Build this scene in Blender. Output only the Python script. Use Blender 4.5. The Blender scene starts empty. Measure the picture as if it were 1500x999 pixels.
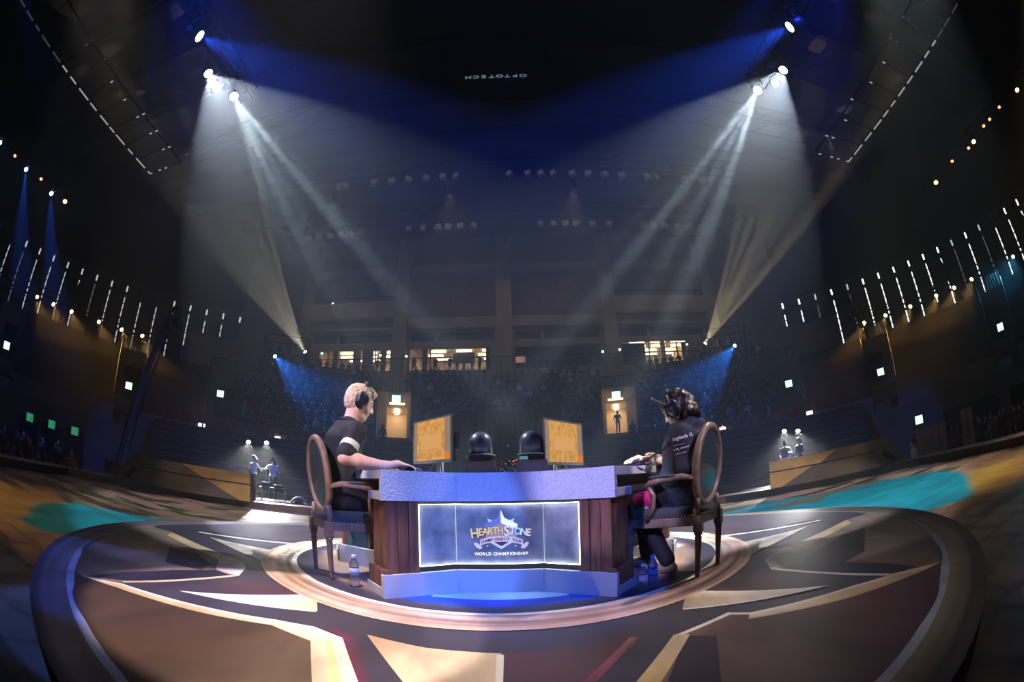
import bpy, bmesh, math, random
import numpy as np
from mathutils import Vector, Matrix, noise
from mathutils.bvhtree import BVHTree

random.seed(7)
np.random.seed(7)
SC = bpy.context.scene
COL = SC.collection
PI = math.pi
def R(a): return math.radians(a)

# ------------------------------------------------------------------ camera (15.7 mm equisolid fisheye, 0.66 m above the disc)
EYE = 0.66
cam_d = bpy.data.cameras.new('camera')
cam = bpy.data.objects.new('camera', cam_d)
COL.objects.link(cam)
cam_d.type = 'PANO'
cam_d.panorama_type = 'FISHEYE_EQUISOLID'
cam_d.fisheye_lens = 15.74
cam_d.fisheye_fov = R(200)
cam_d.sensor_width = 36
cam_d.sensor_fit = 'HORIZONTAL'
cam_d.clip_end = 300
_P, _RO = R(18.64), R(-1.445)
_r, _u, _w = Vector((1, 0, 0)), Vector((0, -math.sin(_P), math.cos(_P))), Vector((0, math.cos(_P), math.sin(_P)))
_M = Matrix((_r*math.cos(_RO)+_u*math.sin(_RO), -_r*math.sin(_RO)+_u*math.cos(_RO), -_w)).transposed().to_4x4()
_M.translation = (0, 0, EYE)
cam.matrix_world = _M
SC.camera = cam

# ------------------------------------------------------------------ world, exposure, render economy
world = bpy.data.worlds.new('world')
SC.world = world
world.use_nodes = True
world.node_tree.nodes['Background'].inputs[0].default_value = (0.002, 0.003, 0.008, 1)
world.node_tree.nodes['Background'].inputs[1].default_value = 1.0
SC.view_settings.view_transform = 'Standard'
SC.view_settings.look = 'None'
SC.view_settings.exposure = 0.0
SC.view_settings.gamma = 1.0
SC.cycles.max_bounces = 4
SC.cycles.diffuse_bounces = 2
SC.cycles.glossy_bounces = 2
SC.cycles.transmission_bounces = 4
SC.cycles.transparent_max_bounces = 6
SC.cycles.volume_bounces = 0
SC.cycles.use_light_tree = True
SC.cycles.use_denoising = True
SC.cycles.adaptive_threshold = 0.015
SC.cycles.sample_clamp_indirect = 4.0
SC.cycles.caustics_reflective = False
SC.cycles.caustics_refractive = False

def aim(o, pos, target):
    o.location = pos
    o.rotation_euler = (Vector(target)-Vector(pos)).to_track_quat('-Z', 'Y').to_euler()

def area_light(name, pos, target, size, power, color):
    l = bpy.data.lights.new(name, 'AREA')
    l.shape = 'DISK'; l.size = size; l.energy = power; l.color = color
    o = bpy.data.objects.new(name, l); COL.objects.link(o); aim(o, pos, target)
    return o
# front-of-stage wash: two blue and one pale lavender fixture on the truss in front of and above the stage
FRONT = [
    ('front_wash_blue_right',  (3.0, -4.5, 6.0), (-.52, 2.45, 0.36), 0.30, 4400, (0.08, 0.22, 1.0), 7.5),
    ('front_wash_blue_left', (-1.2, -5.0, 6.5), (.12, 2.5, 0.25), 0.30, 2700, (0.03, 0.13, 1.0), 8.5),
    ('front_wash_lavender',   (-3.6, -3.6, 5.5), (.43, 2.5, 0.72), 0.12, 3600, (0.55, 0.50, 1.0), 5.2),
    ('front_wash_lilac',   (4.6, -3.0, 5.5), (1.1, 2.85, 0.9), 0.12, 2600, (0.80, 0.70, 1.0), 7),
    ('front_wash_rose',   (-3.4, -4.6, 6.0), (-1.25, 2.9, 1.0), 0.12, 4600, (1.0, 0.78, 0.84), 6.5),
    ('front_wash_cream',   (-1.7, .1, 9.5), (-1.10, 1.78, 0), 0.12, 5600, (1.0, 0.80, 0.68), 11.5),
    ('front_wash_back_blue',  (-7.2, -1.4, 6.2), (-1.35, 2.9, 0.8), 0.30, 1500, (0.02, 0.14, 1.0), 7),
    ('front_wash_deep_blue',   (-6.8, -3.2, 5.6), (-2.15, 1.35, 0), 0.12, 2200, (0.03, 0.16, 1.0), 11),
]

# ------------------------------------------------------------------ geometry helpers
def az(a, r, z=0.0):
    """point at compass bearing a (degrees right of straight ahead), horizontal distance r, height z"""
    return Vector((r*math.sin(R(a)), r*math.cos(R(a)), z))
def azel(a, e, r):
    return az(a, r, EYE + r*math.tan(R(e)))

class MB:
    """collects simple shapes and links them as ONE mesh object"""
    def __init__(self):
        self.v, self.f, self.m, self.c = [], [], [], None
    def add(self, vs, fs, mi=0):
        o = len(self.v)
        self.v += [tuple(p) for p in vs]
        for f in fs:
            self.f.append(tuple(i+o for i in f)); self.m.append(mi)
        return self
    def box(self, c, s, rz=0, rot=None, mi=0, taper=None):
        hx, hy, hz = s[0]/2, s[1]/2, s[2]/2
        M = rot if rot is not None else Matrix.Rotation(rz, 3, 'Z')
        vs = []
        for z in (-1, 1):
            t = 1 if (z < 0 or taper is None) else taper
            for x, y in ((-1, -1), (1, -1), (1, 1), (-1, 1)):
                vs.append(Vector(c)+M @ Vector((x*hx*t, y*hy*t, z*hz)))
        return self.add(vs, [(3, 2, 1, 0), (4, 5, 6, 7), (0, 1, 5, 4), (1, 2, 6, 5), (2, 3, 7, 6), (3, 0, 4, 7)], mi)
    def bar(self, a, b, w, h=None, mi=0, up=(0, 0, 1)):
        """square bar from a to b"""
        a, b = Vector(a), Vector(b); d = b-a; L = d.length
        if L < 1e-6: return self
        d.normalize(); up = Vector(up)
        if abs(d.dot(up)) > .98: up = Vector((1, 0, 0))
        x = d.cross(up).normalized(); y = x.cross(d)
        return self.box((a+b)/2, (w, L, h or w), rot=Matrix((x, d, y)).transposed(), mi=mi)
    def tube(self, path, r, seg=8, closed=False, mi=0, cap=True):
        P = [Vector(p) for p in path]; n = len(P)
        rr = r if isinstance(r, (list, tuple)) else [r]*n
        prev = None; rings = []
        for i, p in enumerate(P):
            if closed: t = P[(i+1) % n]-P[i-1]
            else: t = P[min(i+1, n-1)]-P[max(i-1, 0)]
            t.normalize()
            if prev is None:
                a = Vector((0, 0, 1)) if abs(t.z) < .9 else Vector((1, 0, 0))
                x = t.cross(a).normalized()
            else:
                x = (prev-t*prev.dot(t)).normalized()
            prev = x; y = t.cross(x)
            rings.append([p+(x*math.cos(2*PI*k/seg)+y*math.sin(2*PI*k/seg))*rr[i] for k in range(seg)])
        vs = [q for rg in rings for q in rg]; fs = []
        m = n if closed else n-1
        for i in range(m):
            j = (i+1) % n
            for k in range(seg):
                l = (k+1) % seg
                fs.append((i*seg+k, i*seg+l, j*seg+l, j*seg+k))
        if not closed and cap:
            fs.append(tuple(range(seg-1, -1, -1))); fs.append(tuple((n-1)*seg+k for k in range(seg)))
        return self.add(vs, fs, mi)
    def lathe(self, prof, seg=20, c=(0, 0, 0), M=None, mi=0):
        vs, fs = [], []
        for (r, z) in prof:
            for k in range(seg):
                a = 2*PI*k/seg
                p = Vector((r*math.cos(a), r*math.sin(a), z))
                if M is not None: p = M @ p
                vs.append(p+Vector(c))
        for i in range(len(prof)-1):
            for k in range(seg):
                l = (k+1) % seg
                fs.append((i*seg+k, i*seg+l, (i+1)*seg+l, (i+1)*seg+k))
        fs.append(tuple(range(seg-1, -1, -1))); fs.append(tuple((len(prof)-1)*seg+k for k in range(seg)))
        return self.add(vs, fs, mi)
    def prism(self, pts, z0, z1, mi=0):
        n = len(pts)
        a = sum(pts[i][0]*pts[(i+1) % n][1]-pts[(i+1) % n][0]*pts[i][1] for i in range(n))
        if a < 0: pts = pts[::-1]
        vs = [(p[0], p[1], z0) for p in pts]+[(p[0], p[1], z1) for p in pts]
        fs = [tuple(range(n-1, -1, -1)), tuple(range(n, 2*n))]
        for i in range(n):
            j = (i+1) % n; fs.append((i, j, n+j, n+i))
        return self.add(vs, fs, mi)
    def sector(self, prof, a0, a1, n, mi=0):
        """revolve an (r, z) profile about the camera's ground point from bearing a0 to a1"""
        vs, fs = [], []; m = len(prof)
        for i in range(n+1):
            a = a0+(a1-a0)*i/n
            for r, z in prof: vs.append(az(a, r, z))
        for i in range(n):
            for k in range(m-1):
                fs.append((i*m+k, i*m+k+1, (i+1)*m+k+1, (i+1)*m+k))
        return self.add(vs, fs, mi)
    def quad(self, a, b, c, d, mi=0):
        return self.add([a, b, c, d], [(0, 1, 2, 3)], mi)
    def build(self, name, mats, parent=None, world=False, smooth=False, bevel=0, **props):
        me = bpy.data.meshes.new(name)
        vs = self.v
        if world and parent is not None:
            I = (Matrix.Translation(parent.location) @ parent.rotation_euler.to_matrix().to_4x4()).inverted()
            vs = [tuple(I @ Vector(p)) for p in vs]
        me.from_pydata(vs, [], self.f)
        for m in (mats if isinstance(mats, (list, tuple)) else [mats]): me.materials.append(m)
        me.polygons.foreach_set('material_index', self.m)
        if smooth: me.polygons.foreach_set('use_smooth', [True]*len(self.f))
        me.update()
        o = bpy.data.objects.new(name, me); COL.objects.link(o)
        if bevel:
            b = o.modifiers.new('bevel', 'BEVEL'); b.width = bevel; b.segments = 2; b.limit_method = 'ANGLE'
        if parent is not None: o.parent = parent
        for k, v in props.items(): o[k] = v
        return o

def tag(o, label=None, cat=None, group=None, kind=None):
    if label: o['label'] = label
    if cat: o['category'] = cat
    if group: o['group'] = group
    if kind: o['kind'] = kind
    return o
def thing(name, label, cat, loc=(0, 0, 0), rz=0, group=None, kind=None):
    o = bpy.data.objects.new(name, None); COL.objects.link(o)
    o.location = loc; o.rotation_euler = (0, 0, rz); o.empty_display_size = .1
    return tag(o, label, cat, group, kind)
def children(o): return [c for c in bpy.data.objects if c.parent is o]
def dup(root, kids, loc, rz=0, label=None, group=None, scale=None):
    """copy a thing with its parts; kids = [(part, [sub-parts])]"""
    r = root.copy(); COL.objects.link(r); r.location = loc; r.rotation_euler = (0, 0, rz)
    if scale: r.scale = scale
    if label: r['label'] = label
    if group: r['group'] = group
    for ch, subs in kids:
        c = ch.copy(); COL.objects.link(c); c.parent = r
        for g in subs:
            d = g.copy(); COL.objects.link(d); d.parent = c
    return r
def kids_of(root):
    return [(c, children(c)) for c in children(root)]

# ------------------------------------------------------------------ materials
_MATS = {}
def mat(name, col, rough=.6, metal=0., noise_scale=0, noise_amt=.25, bump=0, bump_scale=None, trans=0, ior=1.45, sheen=0, coat=0, col2=None, stretch=None):
    if name in _MATS: return _MATS[name]
    m = bpy.data.materials.new(name); m.use_nodes = True; nt = m.node_tree; b = nt.nodes['Principled BSDF']
    b.inputs['Base Color'].default_value = (*col, 1); b.inputs['Roughness'].default_value = rough; b.inputs['Metallic'].default_value = metal
    b.inputs['Transmission Weight'].default_value = trans; b.inputs['IOR'].default_value = ior
    if coat: b.inputs['Coat Weight'].default_value = coat
    if noise_scale or bump:
        tc = nt.nodes.new('ShaderNodeTexCoord'); mp = nt.nodes.new('ShaderNodeMapping'); nt.links.new(tc.outputs['Object'], mp.inputs[0])
        if stretch: mp.inputs['Scale'].default_value = stretch
    if noise_scale:
        n = nt.nodes.new('ShaderNodeTexNoise'); n.inputs['Scale'].default_value = noise_scale; n.inputs['Detail'].default_value = 5
        nt.links.new(mp.outputs[0], n.inputs[0])
        rp = nt.nodes.new('ShaderNodeValToRGB'); c2 = col2 or tuple(c*(1-noise_amt*1.6) for c in col)
        rp.color_ramp.elements[0].position = .3; rp.color_ramp.elements[0].color = (*c2, 1)
        rp.color_ramp.elements[1].position = .7; rp.color_ramp.elements[1].color = (*[min(1, c*(1+noise_amt)) for c in col], 1)
        nt.links.new(n.outputs['Fac'], rp.inputs[0]); nt.links.new(rp.outputs[0], b.inputs['Base Color'])
    if bump:
        n2 = nt.nodes.new('ShaderNodeTexNoise'); n2.inputs['Scale'].default_value = bump_scale or 60; n2.inputs['Detail'].default_value = 3
        nt.links.new(mp.outputs[0], n2.inputs[0])
        bp = nt.nodes.new('ShaderNodeBump'); bp.inputs['Strength'].default_value = bump; bp.inputs['Distance'].default_value = .01
        nt.links.new(n2.outputs['Fac'], bp.inputs['Height']); nt.links.new(bp.outputs[0], b.inputs['Normal'])
    _MATS[name] = m
    return m
def glow(name, col, s):
    if name in _MATS: return _MATS[name]
    m = bpy.data.materials.new(name); m.use_nodes = True; nt = m.node_tree; nt.nodes.clear()
    e = nt.nodes.new('ShaderNodeEmission'); o = nt.nodes.new('ShaderNodeOutputMaterial')
    e.inputs[0].default_value = (*col, 1); e.inputs[1].default_value = s; nt.links.new(e.outputs[0], o.inputs[0])
    _MATS[name] = m
    return m
def paint(name, rough=.45, amt=.35, scale=3, coat=0):
    """printed floor vinyl: the 'col' colour attribute of the mesh, mottled like brushwork"""
    m = bpy.data.materials.new(name); m.use_nodes = True; nt = m.node_tree; b = nt.nodes['Principled BSDF']
    a = nt.nodes.new('ShaderNodeAttribute'); a.attribute_name = 'col'
    tc = nt.nodes.new('ShaderNodeTexCoord'); mp = nt.nodes.new('ShaderNodeMapping'); mp.inputs['Scale'].default_value = (1, .45, 1)
    n = nt.nodes.new('ShaderNodeTexNoise'); n.inputs['Scale'].default_value = scale; n.inputs['Detail'].default_value = 6; n.inputs['Distortion'].default_value = .6
    nt.links.new(tc.outputs['Object'], mp.inputs[0]); nt.links.new(mp.outputs[0], n.inputs[0])
    mr = nt.nodes.new('ShaderNodeMapRange'); mr.inputs[1].default_value = .3; mr.inputs[2].default_value = .7; mr.inputs[3].default_value = 1-amt; mr.inputs[4].default_value = 1+amt
    nt.links.new(n.outputs['Fac'], mr.inputs[0])
    mx = nt.nodes.new('ShaderNodeVectorMath'); mx.operation = 'SCALE'
    nt.links.new(a.outputs['Color'], mx.inputs[0]); nt.links.new(mr.outputs[0], mx.inputs['Scale'])
    nt.links.new(mx.outputs[0], b.inputs['Base Color']); b.inputs['Roughness'].default_value = rough
    if coat: b.inputs['Coat Weight'].default_value = coat
    return m
BLACK = mat('black_paint', (.012, .012, .014), .5)
DARKMETAL = mat('dark_metal', (.03, .03, .035), .4, .6)
RIG = mat('rigging_metal', (.006, .006, .008), .6, .2)
CHROME = mat('chrome', (.8, .8, .82), .18, 1)
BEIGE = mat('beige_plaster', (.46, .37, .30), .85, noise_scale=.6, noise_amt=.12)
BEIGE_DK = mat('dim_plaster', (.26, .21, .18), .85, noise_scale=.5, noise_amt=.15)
CONCRETE = mat('stand_concrete', (.055, .050, .050), .9, noise_scale=1.5, noise_amt=.2)
DARKSTAND = mat('dark_bleacher', (.020, .019, .020), .7, noise_scale=2, noise_amt=.2)
REDSEAT = mat('red_seat_plastic', (.34, .035, .04), .55)

def haze_layer(name, z0, z1, dens, label):
    m = bpy.data.materials.new(name+'_mat'); m.use_nodes = True; nt = m.node_tree; nt.nodes.clear()
    v = nt.nodes.new('ShaderNodeVolumeScatter'); o = nt.nodes.new('ShaderNodeOutputMaterial')
    v.inputs['Color'].default_value = (.86, .93, 1, 1); v.inputs['Density'].default_value = dens; v.inputs['Anisotropy'].default_value = .1
    nt.links.new(v.outputs[0], o.inputs['Volume'])
    o = MB().box((0, 16, (z0+z1)/2), (92, 84, z1-z0)).build(name, m); tag(o, label, 'haze', kind='stuff')
# the haze hangs in the upper air and thins towards the floor
haze_layer('haze', 6.505, 24.8, .0125, 'theatrical haze hanging under the roof')
haze_layer('haze', 3.505, 6.5, .0050, 'thinner haze at mid height of the arena')
haze_layer('haze', -1.33, 3.5, .0032, 'thinnest haze over the stage and hall floor')
# ================================================================== the hall
Zf, Zs = -1.35, -0.35          # hall floor, stage floor
o = MB().box((0, 10, Zf-.1), (96, 84, .2)).build('floor', mat('hall_floor', (.03, .028, .03), .6), kind='structure')
o['label'] = 'dark hall floor around the stage'
cl = MB().box((0, 18, 25.6), (96, 90, .4)).build('ceiling', mat('ceiling_black', (.02, .022, .03), .9), kind='structure')
for k in range(9):     # ribs of the roof
    y = 6+k*4.4
    MB().bar((-44, y, 24.6), (44, y, 24.6), .35, 1.2).build('ceiling_beam', RIG, cl)

# ---- seating tiers: az ranges left free are the gangway mouths (vomitories)
VOM = [(-70.2, 3.6, 0), (-51.4, 3.6, 0), (-38.7, 3.4, 0), (-15.6, 4.4, 1), (13.7, 4.4, 1), (36.3, 3.4, 0), (49.0, 3.6, 0), (67.4, 3.6, 0)]
ROW, RISE = .78, .69
def tier_profile(a, rows):
    p = [(30.2, 2.6), (30.2, 3.0)]
    r, z = 30.2, 3.0
    for k in range(rows):
        r2 = r+ROW; p.append((r2, z)); z += RISE; p.append((r2, z)); r = r2
    p.append((r+6, z))
    return p
def tier_z(r):
    return 3.0+max(0, math.floor((r-30.2)/ROW))*RISE
edges = [-100]
for a, w, d in VOM: edges += [a-w/2, a+w/2]
edges.append(100)
stand = thing('seating_stand', 'upper stand of stepped seating rows running round the arena', None, kind='structure')
for i in range(0, len(edges), 2):
    a0, a1 = edges[i], edges[i+1]
    cuts = [a0]+[c for c in (-34, 33) if a0 < c < a1]+[a1]
    for b0, b1 in zip(cuts[:-1], cuts[1:]):
        mid = (b0+b1)/2
        MB().sector(tier_profile(mid, 11 if abs(mid) < 34 else 8), b0, b1, max(2, int((b1-b0)/2))).build('stand_block', CONCRETE, stand)
# parapet wall in front of the upper stand, with caps
for i in range(0, len(edges), 2):
    a0, a1 = edges[i], edges[i+1]
    t = 4.15 if -18 < (a0+a1)/2 < 16 else 3.6 if abs((a0+a1)/2) < 42 else 3.3
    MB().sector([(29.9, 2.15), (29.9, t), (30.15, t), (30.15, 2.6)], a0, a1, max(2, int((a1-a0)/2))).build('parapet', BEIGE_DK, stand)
# gangway mouths
gang = thing('gangway_walls', 'beige gangway side walls cut into the upper stand', None, kind='structure')
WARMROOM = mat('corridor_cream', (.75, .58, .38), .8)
for a, w, d in VOM:
    a0, a1 = a-w/2, a+w/2
    rb = 34.6
    zt = 7.95
    zfl = 4.2
    sides = MB()
    for s in (a0, a1):
        q = [az(s, 29.9, 2.2), az(s, 29.9, 4.2), az(s, 31.2, 5.1), az(s, rb, zt), az(s, rb, 2.2)]
        sides.add(q, [(0, 1, 2, 3, 4)])
    sides.build('gangway_side', BEIGE_DK if not d else WARMROOM, gang)  # bright cream on lit gangways, dimmer plaster on the rest: light painted in
    # back wall with a doorway
    bw = MB()
    da = w*.30
    off = w*.10 if a < 0 else -w*.10
    dl, dr = a+off-da/1, a+off+da/1
    zd = 6.75
    bw.sector([(rb, 2.2), (rb, zt)], a0, dl, 2); bw.sector([(rb, 2.2), (rb, zt)], dr, a1, 2); bw.sector([(rb, zd), (rb, zt)], dl, dr, 2)
    bw.build('gangway_back', BEIGE_DK if not d else WARMROOM, gang)
    MB().sector([(29.9, 3.0), (31.6, 3.0), (33.2, zfl), (38, zfl)], a0, a1, 2).build('gangway_floor', CONCRETE, gang)
    # corridor behind the doorway
    c = MB()
    c.sector([(rb, zfl), (38.2, zfl), (38.2, zd), (rb, zd)], dl-.2, dr+.2, 2)
    for s in (dl-.2, dr+.2): c.quad(az(s, rb, zfl), az(s, 38.2, zfl), az(s, 38.2, zd), az(s, rb, zd))
    c.build('corridor', WARMROOM if d else BEIGE_DK, gang)
    if d:
        MB().bar(az(a+off, 35.2, zd-.06), az(a+off, 37.8, zd-.06), .3, .05).build('corridor_lamp', glow('corridor_tube', (1, .78, .48), 16.0), gang)
        MB().bar(az(a+off*1.0, 34.3, zd+.16), az(a+off*1.0, 33.7, zd+.16), 1.2, .06).build('added_gangway_lamp', glow('added_gangway_glow', (1, .76, .45), 2.2), gang)  # added glowing panel standing in for light spilling from the doorway
    # railing round the opening
    rl = MB()
    for s in (a0-.15, a1+.15):
        p = [az(s, 30.3, 4.2), az(s, 31.5, 5.2), az(s, rb, zt+.5)]
        rl.tube(p, .035, 6)
    n = 9
    for k in range(n+1):
        s = a0+(a1-a0)*k/n
        rl.bar(az(s, rb+.05, zt), az(s, rb+.05, zt+.95), .04)
    rl.tube([az(a0, rb+.05, zt+.95), az(a1, rb+.05, zt+.95)], .04, 6)
    rl.build('gangway_railing', DARKMETAL, gang, kind='stuff')

# ---- lower retractable bleachers (between bearings -50 and 48), side walls further round
low = thing('bleacher', 'dark retractable bleachers below the upper stand', None, kind='structure')
def low_profile(rise):
    lp = [(20.5, Zf)]
    r, z = 20.5, Zf
    while r < 28.8:
        z += rise; lp.append((r, z)); r += .83; lp.append((r, z))
    return lp+[(29.9, z)], z
LOWTOP = low_profile(.40)[1]; LOWMID = low_profile(.445)[1]
for b0, b1 in ((-47.5, -18), (-18, -13.5), (-13.5, 12), (12, 16), (16, 46)):
    lp, _z = low_profile(.445 if -19 < (b0+b1)/2 < 15 else .40)
    MB().sector(lp, b0, b1, 10).build('bleacher_block', DARKSTAND, low)
    n = MB()
    for k in range(0, len(lp)-2, 2):      # pale nosing of each row
        rr, zz = lp[k+1]
        n.sector([(rr-.02, zz-.05), (rr-.02, zz+.012), (rr+.05, zz+.012)], b0+.1, b1-.1, 10)
    n.build('row_nosing', mat('nosing', (.07, .07, .08), .5), low, kind='stuff')
wl = MB().sector([(29.6, Zf), (29.6, 2.3)], -104, -47.5, 20).build('wall_left', mat('lower_wall', (.20, .17, .16), .85, noise_scale=.5, noise_amt=.2), kind='structure')
wr = MB().sector([(29.6, Zf), (29.6, 2.3)], 46, 104, 20).build('wall_right', _MATS['lower_wall'], kind='structure')
for s, base in ((-1, wl), (1, wr)):
    for a in ((58.3, 61.7, 65.0, 71, 78) if s < 0 else (61, 71)):
        w = 1.4 if s < 0 else 4.2
        MB().sector([(29.55, Zf), (29.5, Zf), (29.5, 1.15), (29.6, 1.15)], s*a-w, s*a+w, 3).build('dark_doorway', mat('doorway_black', (.004, .004, .006), .9), base)

# ---- back wall: pale facade in four bays between pillars, plane y = 39
FY = 39.0
def wall_holes(x0, x1, z0, z1, holes, y, th, name, m, parent, world=False):
    xs = sorted({x0, x1, *[h[0] for h in holes], *[h[1] for h in holes]}); zs = sorted({z0, z1, *[h[2] for h in holes], *[h[3] for h in holes]})
    b = MB()
    for i in range(len(xs)-1):
        for j in range(len(zs)-1):
            cx, cz = (xs[i]+xs[i+1])/2, (zs[j]+zs[j+1])/2
            if any(h[0] < cx < h[1] and h[2] < cz < h[3] for h in holes): continue
            b.box((cx, y+th/2, cz), (xs[i+1]-xs[i], th, zs[j+1]-zs[j]))
    return b.build(name, m, parent)
back = thing('wall_back', 'pale back wall of the arena in four bays', None, kind='structure')
PX = [(-21.2, -20.0), (-11.1, -9.8), (-1.4, .05), (8.5, 9.8), (19.3, 20.6)]
for x0, x1 in PX:
    MB().box(((x0+x1)/2, FY-.25, 16.5), (x1-x0, 1.3, 17)).build('pillar', BEIGE, back)
BRICK = mat('red_brick_panel', (.20, .085, .07), .9, noise_scale=3, noise_amt=.2)
DKGLASS = mat('dark_transom', (.02, .02, .028), .25)
CURT = mat('dark_curtain', (.035, .03, .03), .9)
bays = [(-20.0, -11.1, [(-18.95, -15.25, 11.2, 13.3), (-14.55, -11.45, 11.2, 13.3)], 'outer'),
        (-9.8, -1.4, [(-9.55, -2.0, 11.2, 13.3)], 'inner'),
        (.05, 8.5, [(.3, 8.3, 11.2, 13.3)], 'inner'),
        (9.8, 19.3, [(10.3, 14.2, 11.2, 13.5), (14.6, 16.9, 11.2, 13.5)], 'outer')]
for x0, x1, holes, kind in bays:
    wall_holes(x0, x1, 8.6, 16.1, holes+[(x0+.3, (x0+x1)/2-1.6, 14.0, 14.8), ((x0+x1)/2-1.3, x1-.3, 14.0, 14.8)], FY, .35, 'bay_wall', BEIGE, back)
    MB().box(((x0+x1)/2, FY+.3, 14.4), (x1-x0-.4, .1, 1.0)).build('transom_glass', DKGLASS, back)
    MB().box(((x0+x1)/2, FY-.25, 15.2), (x1-x0, .6, .25)).build('ledge', BEIGE, back)
    if kind == 'inner':
        MB().box(((x0+x1)/2, FY-.1, 15.75), (x1-x0, .5, .9)).build('lintel_beam', BEIGE, back)
        bp = MB().box(((x0+x1)/2, FY+.5, 18.6), (x1-x0, .2, 4.9)).build('brick_panel', BRICK, back)
    else:
        MB().box(((x0+x1)/2, FY-.9, 17.0), (x1-x0+.2, .3, 1.6)).build('balcony_front', BEIGE, back)
        MB().box(((x0+x1)/2, FY+.1, 16.1), (x1-x0, 2.2, .2)).build('balcony_floor', BEIGE_DK, back)
        MB().box(((x0+x1)/2, FY+1.2, 18.8), (x1-x0, .2, 5.4)).build('balcony_recess', BRICK, back)
        MB().tube([(x0+.2, FY-.9, 18.35), (x1-.2, FY-.9, 18.35)], .05, 6).build('balcony_rail', DARKMETAL, back)
    MB().box(((x0+x1)/2, FY+.2, 21.4), (x1-x0+1.4, 1.2, .9)).build('roof_beam', BEIGE_DK, back)
MB().box((-.4, FY+.4, 23.4), (42, .5, 3.6)).build('wall_top', mat('upper_dim_wall', (.10, .095, .10), .9), back)
# corner walls joining the facade to the round window walls
for s, xa in ((-1, -21.2), (1, 20.6)):
    c = az(s*37.2, 42.3)
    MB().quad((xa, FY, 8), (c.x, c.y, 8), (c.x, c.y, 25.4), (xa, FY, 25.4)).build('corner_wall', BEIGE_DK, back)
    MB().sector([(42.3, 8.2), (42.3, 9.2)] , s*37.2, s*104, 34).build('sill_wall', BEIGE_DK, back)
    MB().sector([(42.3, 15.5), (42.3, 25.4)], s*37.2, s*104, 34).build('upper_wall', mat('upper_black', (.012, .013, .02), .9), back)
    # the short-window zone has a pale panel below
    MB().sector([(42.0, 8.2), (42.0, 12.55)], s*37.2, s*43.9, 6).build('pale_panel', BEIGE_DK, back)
# rooms behind the facade windows: ceiling, back wall, lamps
room = thing('concourse_room', 'warm lit rooms behind the back wall windows', None, kind='structure')
ROOMW = mat('room_cream', (.72, .56, .38), .85)
for x0, x1, k in ((-19.4, -11.2, 1), (-9.7, -1.6, 1), (.2, 8.4, 0), (10.2, 17.4, 1)):
    b = MB()
    b.quad((x0, 46, 10.6), (x1, 46, 10.6), (x1, 46, 14), (x0, 46, 14))
    b.quad((x0, FY+.4, 13.9), (x1, FY+.4, 13.9), (x1, 46, 13.9), (x0, 46, 13.9))
    b.quad((x0, FY+.4, 10.6), (x0, 46, 10.6), (x0, 46, 13.9), (x0, FY+.4, 13.9))
    b.quad((x1, FY+.4, 10.6), (x1, 46, 10.6), (x1, 46, 13.9), (x1, FY+.4, 13.9))
    b.build('room_shell', ROOMW if k else CURT, room)
    if k:
        for j in range(4):
            yy = FY+1.2+j*1.4
            for i in range(3):
                xx = x0+1.2+i*(x1-x0-2)/2.4+(j % 2)*.5
                MB().bar((xx, yy, 13.75), (xx+1.5, yy, 13.75), .16, .06).build('room_tube_lamp', glow('room_tube', (1, .83, .55), 11.0), room)
# curtains, mullions, screens in the windows
for x, w in ((-17.35, .5), (-16.0, .0), (-13.9, 1.1), (-12.3, .5), (-8.2, .45), (-2.2, .5), (11.2, 2.0), (12.1, 1.2), (16.8, .5)):
    if w: 
        b = MB(); n = 10
        for k in range(n): b.box((x-w/2+w*(k+.5)/n, FY+.55+.05*(k % 2), 12.3), (w/n*1.02, .08, 2.3))
        b.build('curtain', CURT, room)
for x in (-18.0, -13.0, -7.6, 13.0, 14.4, 15.9):
    MB().box((x, FY+.2, 12.3), (.1, .12, 2.2)).build('mullion', BEIGE_DK, room)
MB().box((-4.6, FY+1.6, 12.75), (2.1, .2, 1.0)).box((-4.6, FY+1.6, 12.1), (.25, .2, 1.0)).build('hanging_screen_frame', BLACK, room)
MB().box((.75, FY+1.0, 12.3), (.9, .1, .55)).build('lit_menu_board', glow('menu_glow', (1, .5, .35), .35), room)
# concourse railing in front of the windows
cr = MB()
cr.tube([(-20, FY-1.2, 12.0), (19, FY-1.2, 12.0)], .05, 6)
for k in range(40): cr.bar((-20+k, FY-1.2, 10.9), (-20+k, FY-1.2, 12.0), .05)
cr.build('concourse_railing', DARKMETAL, back, kind='stuff')

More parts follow.
